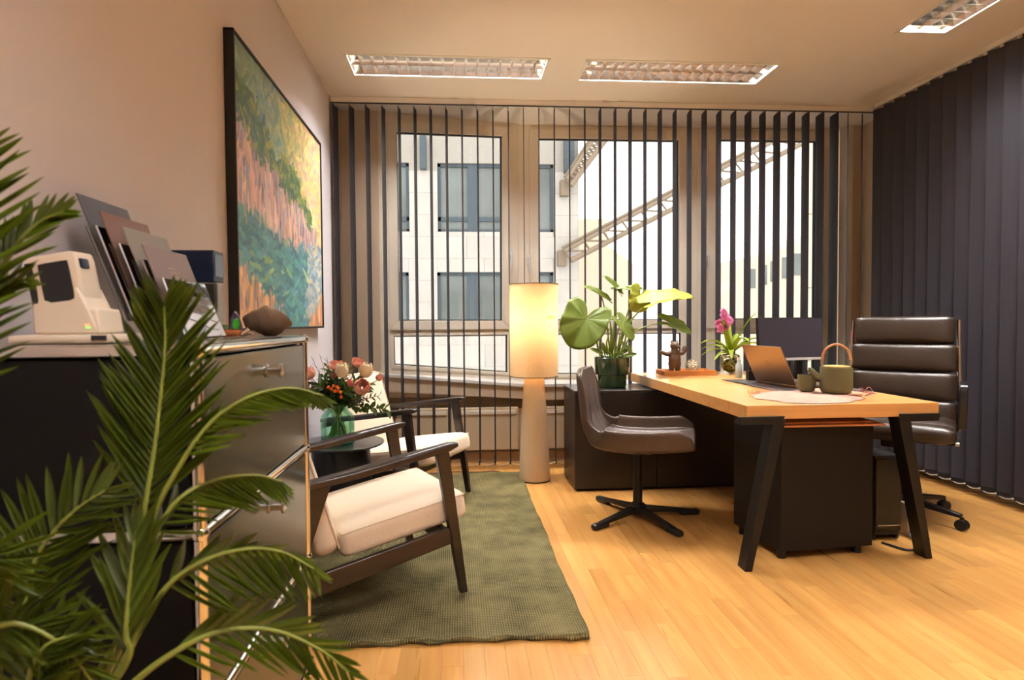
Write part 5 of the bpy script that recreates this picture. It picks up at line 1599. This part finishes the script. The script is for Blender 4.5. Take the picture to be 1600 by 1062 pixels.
# ------------------------------------------------------------------ outside
def facade():
    Y = 17.0
    t = thing('office_building', 'pale stone office building across the courtyard', 'building', (0, Y, 0))
    def pt(px, py): p = at(px, py, Y); return p.x, p.z
    x_end = pt(903, 300)[0]
    wins = []
    for (a, b, row) in ((683, 793, 0), (820, 866, 0), (540, 640, 0), (683, 793, 1), (820, 866, 1), (540, 640, 1)):
        y0, y1 = ((254, 362), (425, 533))[row]
        xa, zt = pt(a, y0); xb, zb = pt(b, y1)
        if row == 0: zt, zb = pt(700, 254)[1], pt(700, 362)[1]
        else: zt, zb = pt(700, 425)[1], pt(700, 524)[1]
        wins.append((xa, xb, zb, zt))
    x0, z0, z1 = -9.0, -9.0, 9.0
    xs = sorted({x0, x_end, *[w[0] for w in wins], *[w[1] for w in wins]}); zs = sorted({z0, z1, *[w[2] for w in wins], *[w[3] for w in wins]})
    wl = MB()
    for a, b in zip(xs, xs[1:]):
        for c, d in zip(zs, zs[1:]):
            m = ((a + b) / 2, (c + d) / 2)
            if any(w[0] < m[0] < w[1] and w[2] < m[1] < w[3] for w in wins): continue
            wl.box((a, .03, c), (b, .4, d))
    wl.build('wall', mat('facade_joint', lin(150, 146, 140), .9), t, smooth=False)
    # cladding slabs, one by one where the windows show them
    ph, pw = .62, 1.0
    slab_me = MB().box((.004, 0, .004), (.996, .03, .996)).mesh('slab', smooth=False); slab_me.materials.append(M_ext_stone)
    for r in range(-3, 11):
        c0 = z_ = -1.4 + r * ph
        xoff = -3.2 + (.5 if r % 2 else 0)
        for c in range(0, 9):
            a, b, c_, d_ = xoff + c * pw, min(xoff + (c + 1) * pw, x_end), z_, z_ + ph
            if a > x_end - .05: continue
            # clip against windows
            segs = [(a, b, c_, d_)]
            for w in wins:
                nxt = []
                for (p, q, e, f) in segs:
                    if q <= w[0] or p >= w[1] or f <= w[2] or e >= w[3]: nxt.append((p, q, e, f)); continue
                    if p < w[0]: nxt.append((p, w[0], e, f))
                    if q > w[1]: nxt.append((w[1], q, e, f))
                    pp, qq = max(p, w[0]), min(q, w[1])
                    if e < w[2]: nxt.append((pp, qq, e, w[2]))
                    if f > w[3]: nxt.append((pp, qq, w[3], f))
                segs = nxt
            for (p, q, e, f) in segs:
                if q - p < .03 or f - e < .03: continue
                share('cladding_slab', slab_me, t, Matrix.Translation((p, 0, e)) @ Matrix.Diagonal((q - p, 1, f - e, 1)))
    for k, (a, b, c, d) in enumerate(wins):
        w = thing('window', None, None)
        w.parent = t
        f = .09
        fr = MB()
        for p, q in (((a, c), (b, c + f)), ((a, d - f), (b, d)), ((a, c), (a + f, d)), ((b - f, c), (b, d))):
            fr.box((p[0], .12, p[1]), (q[0], .22, q[1]))
        if b - a > 1.0:
            m = a + (b - a) * .5
            fr.box((m - .14, .10, c), (m + .14, .24, d))
            if k < 3: fr.box((a, .12, c + .32), (b, .20, c + .44))
        fr.build('facade_window_frame', M_ext_frame, w, smooth=False)
        MB().box((a, .19, c), (b, .21, d)).build('pane', M_ext_glass, w, smooth=False)
        MB().box((a, .14, c - .02), (b, .05, c + .01)).build('ledge', M_ext_pale, w, smooth=False)
    MB().box((x_end, .0, z0), (x_end + .02, .42, z1)).build('corner', M_ext_stone, t, smooth=False)
    for px0, px1, py0, py1 in ((656, 667, 214, 266), (880, 896, 214, 272)):
        a, d = pt(px0, py0); b, c = pt(px1, py1)
        MB().box((a, -.18, c), (b, -.02, d)).build('projecting_sign', M_ext_frame, t, bevel=.02)
    a, d = pt(735, 470)
    MB().box((pt(700, 450)[0], .24, pt(700, 500)[1]), (pt(712, 450)[0], .3, pt(700, 468)[1])).build('room_curtain', M_ext_room, t, smooth=False)
facade()
def girder(pts_top, pts_bot, label, Y, depth=.8):
    t = thing('lattice_girder', label, 'girder', (0, Y, 0), group='steel lattice girders outside')
    T0 = [at(x, y, Y) - Vector((0, Y, 0)) for x, y in pts_top]; B0 = [at(x, y, Y) - Vector((0, Y, 0)) for x, y in pts_bot]
    n = 12
    top = [T0[0].lerp(T0[1], k / n) for k in range(n + 1)]; bot = [B0[0].lerp(B0[1], k / n) for k in range(n + 1)]
    back = [p + Vector((0, depth, .12)) for p in top]
    for nm, c in (('top_chord', top), ('bottom_chord', bot), ('rear_chord', back)):
        MB().tube([c[0], c[-1]], .055 if nm != 'bottom_chord' else .075, 8).build(nm, M_ext_steel, t)
    for k in range(n):
        MB().tube([top[k], bot[k + 1]], .03, 6).build('brace', M_ext_steel, t)
        MB().tube([bot[k], back[k]], .03, 6).build('brace', M_ext_steel, t)
    MB().box((back[0].x - .12, depth, back[0].z - .5), (back[0].x + .12, .548, back[0].z - .06)).build('wall_plate', M_ext_steel, t)
    return t
girder(((882, 392), (1240, 205)), ((892, 407), (1250, 226)), 'long steel lattice girder slanting up to the right outside the windows', 16.45, .30)
girder(((886, 280), (934, 208)), ((892, 290), (950, 214)), 'short steel lattice girder slanting up beside the stone building', 16.45, .30)
def far_house(poly, Y, label, dep=3.0):
    mb = MB(); v = [at(x, y, Y) for x, y in poly]
    o = MB().prism([(p.x, p.z) for p in v], 0, dep, Matrix(((1, 0, 0, 0), (0, 0, 1, 0), (0, 1, 0, 0), (0, 0, 0, 1)))).build('far_building', M_ext_pale, None, smooth=False)
    o.location = (0, Y, 0)
    tag(o, label, 'building', 'pale buildings in the distance')
    return o
h1 = far_house([(900, 342), (948, 342), (950, 385), (990, 412), (990, 900), (900, 900)], 22, 'pale house low behind the lattice girder in the middle window')
h2 = far_house([(1120, 470), (1150, 440), (1165, 402), (1200, 398), (1275, 365), (1400, 330), (1400, 900), (1120, 900)], 24, 'pale stepped roof building low in the right window')
for k in range(6):
    a = at(1168 + k * 18, 420 - k * 6, 24); b = at(1180 + k * 18, 450 - k * 5, 24)
    MB().box((a.x, -.04, b.z), (b.x, .0, a.z)).build('roof_light', M_ext_glass, h2, smooth=False)
o = MB().box((0, 0, 0), (.5, .06, 12)).build('neighbour_wall', M_ext_pale, None, smooth=False)
p = at(1256, 300, 7.0); o.location = (p.x, 7.0, -7)
tag(o, 'pale panelled wall edge just outside the right window', 'building')
for k in range(7):
    MB().box((.0, -.006, 4.0 + k * .9), (.5, -.0005, 4.012 + k * .9)).build('panel_joint', M_ext_steel, o, smooth=False)
struct('ground', MB().box((-40, 5.4, -9.4), (60, 70, -9.0)), M_ext_ground, smooth=False)
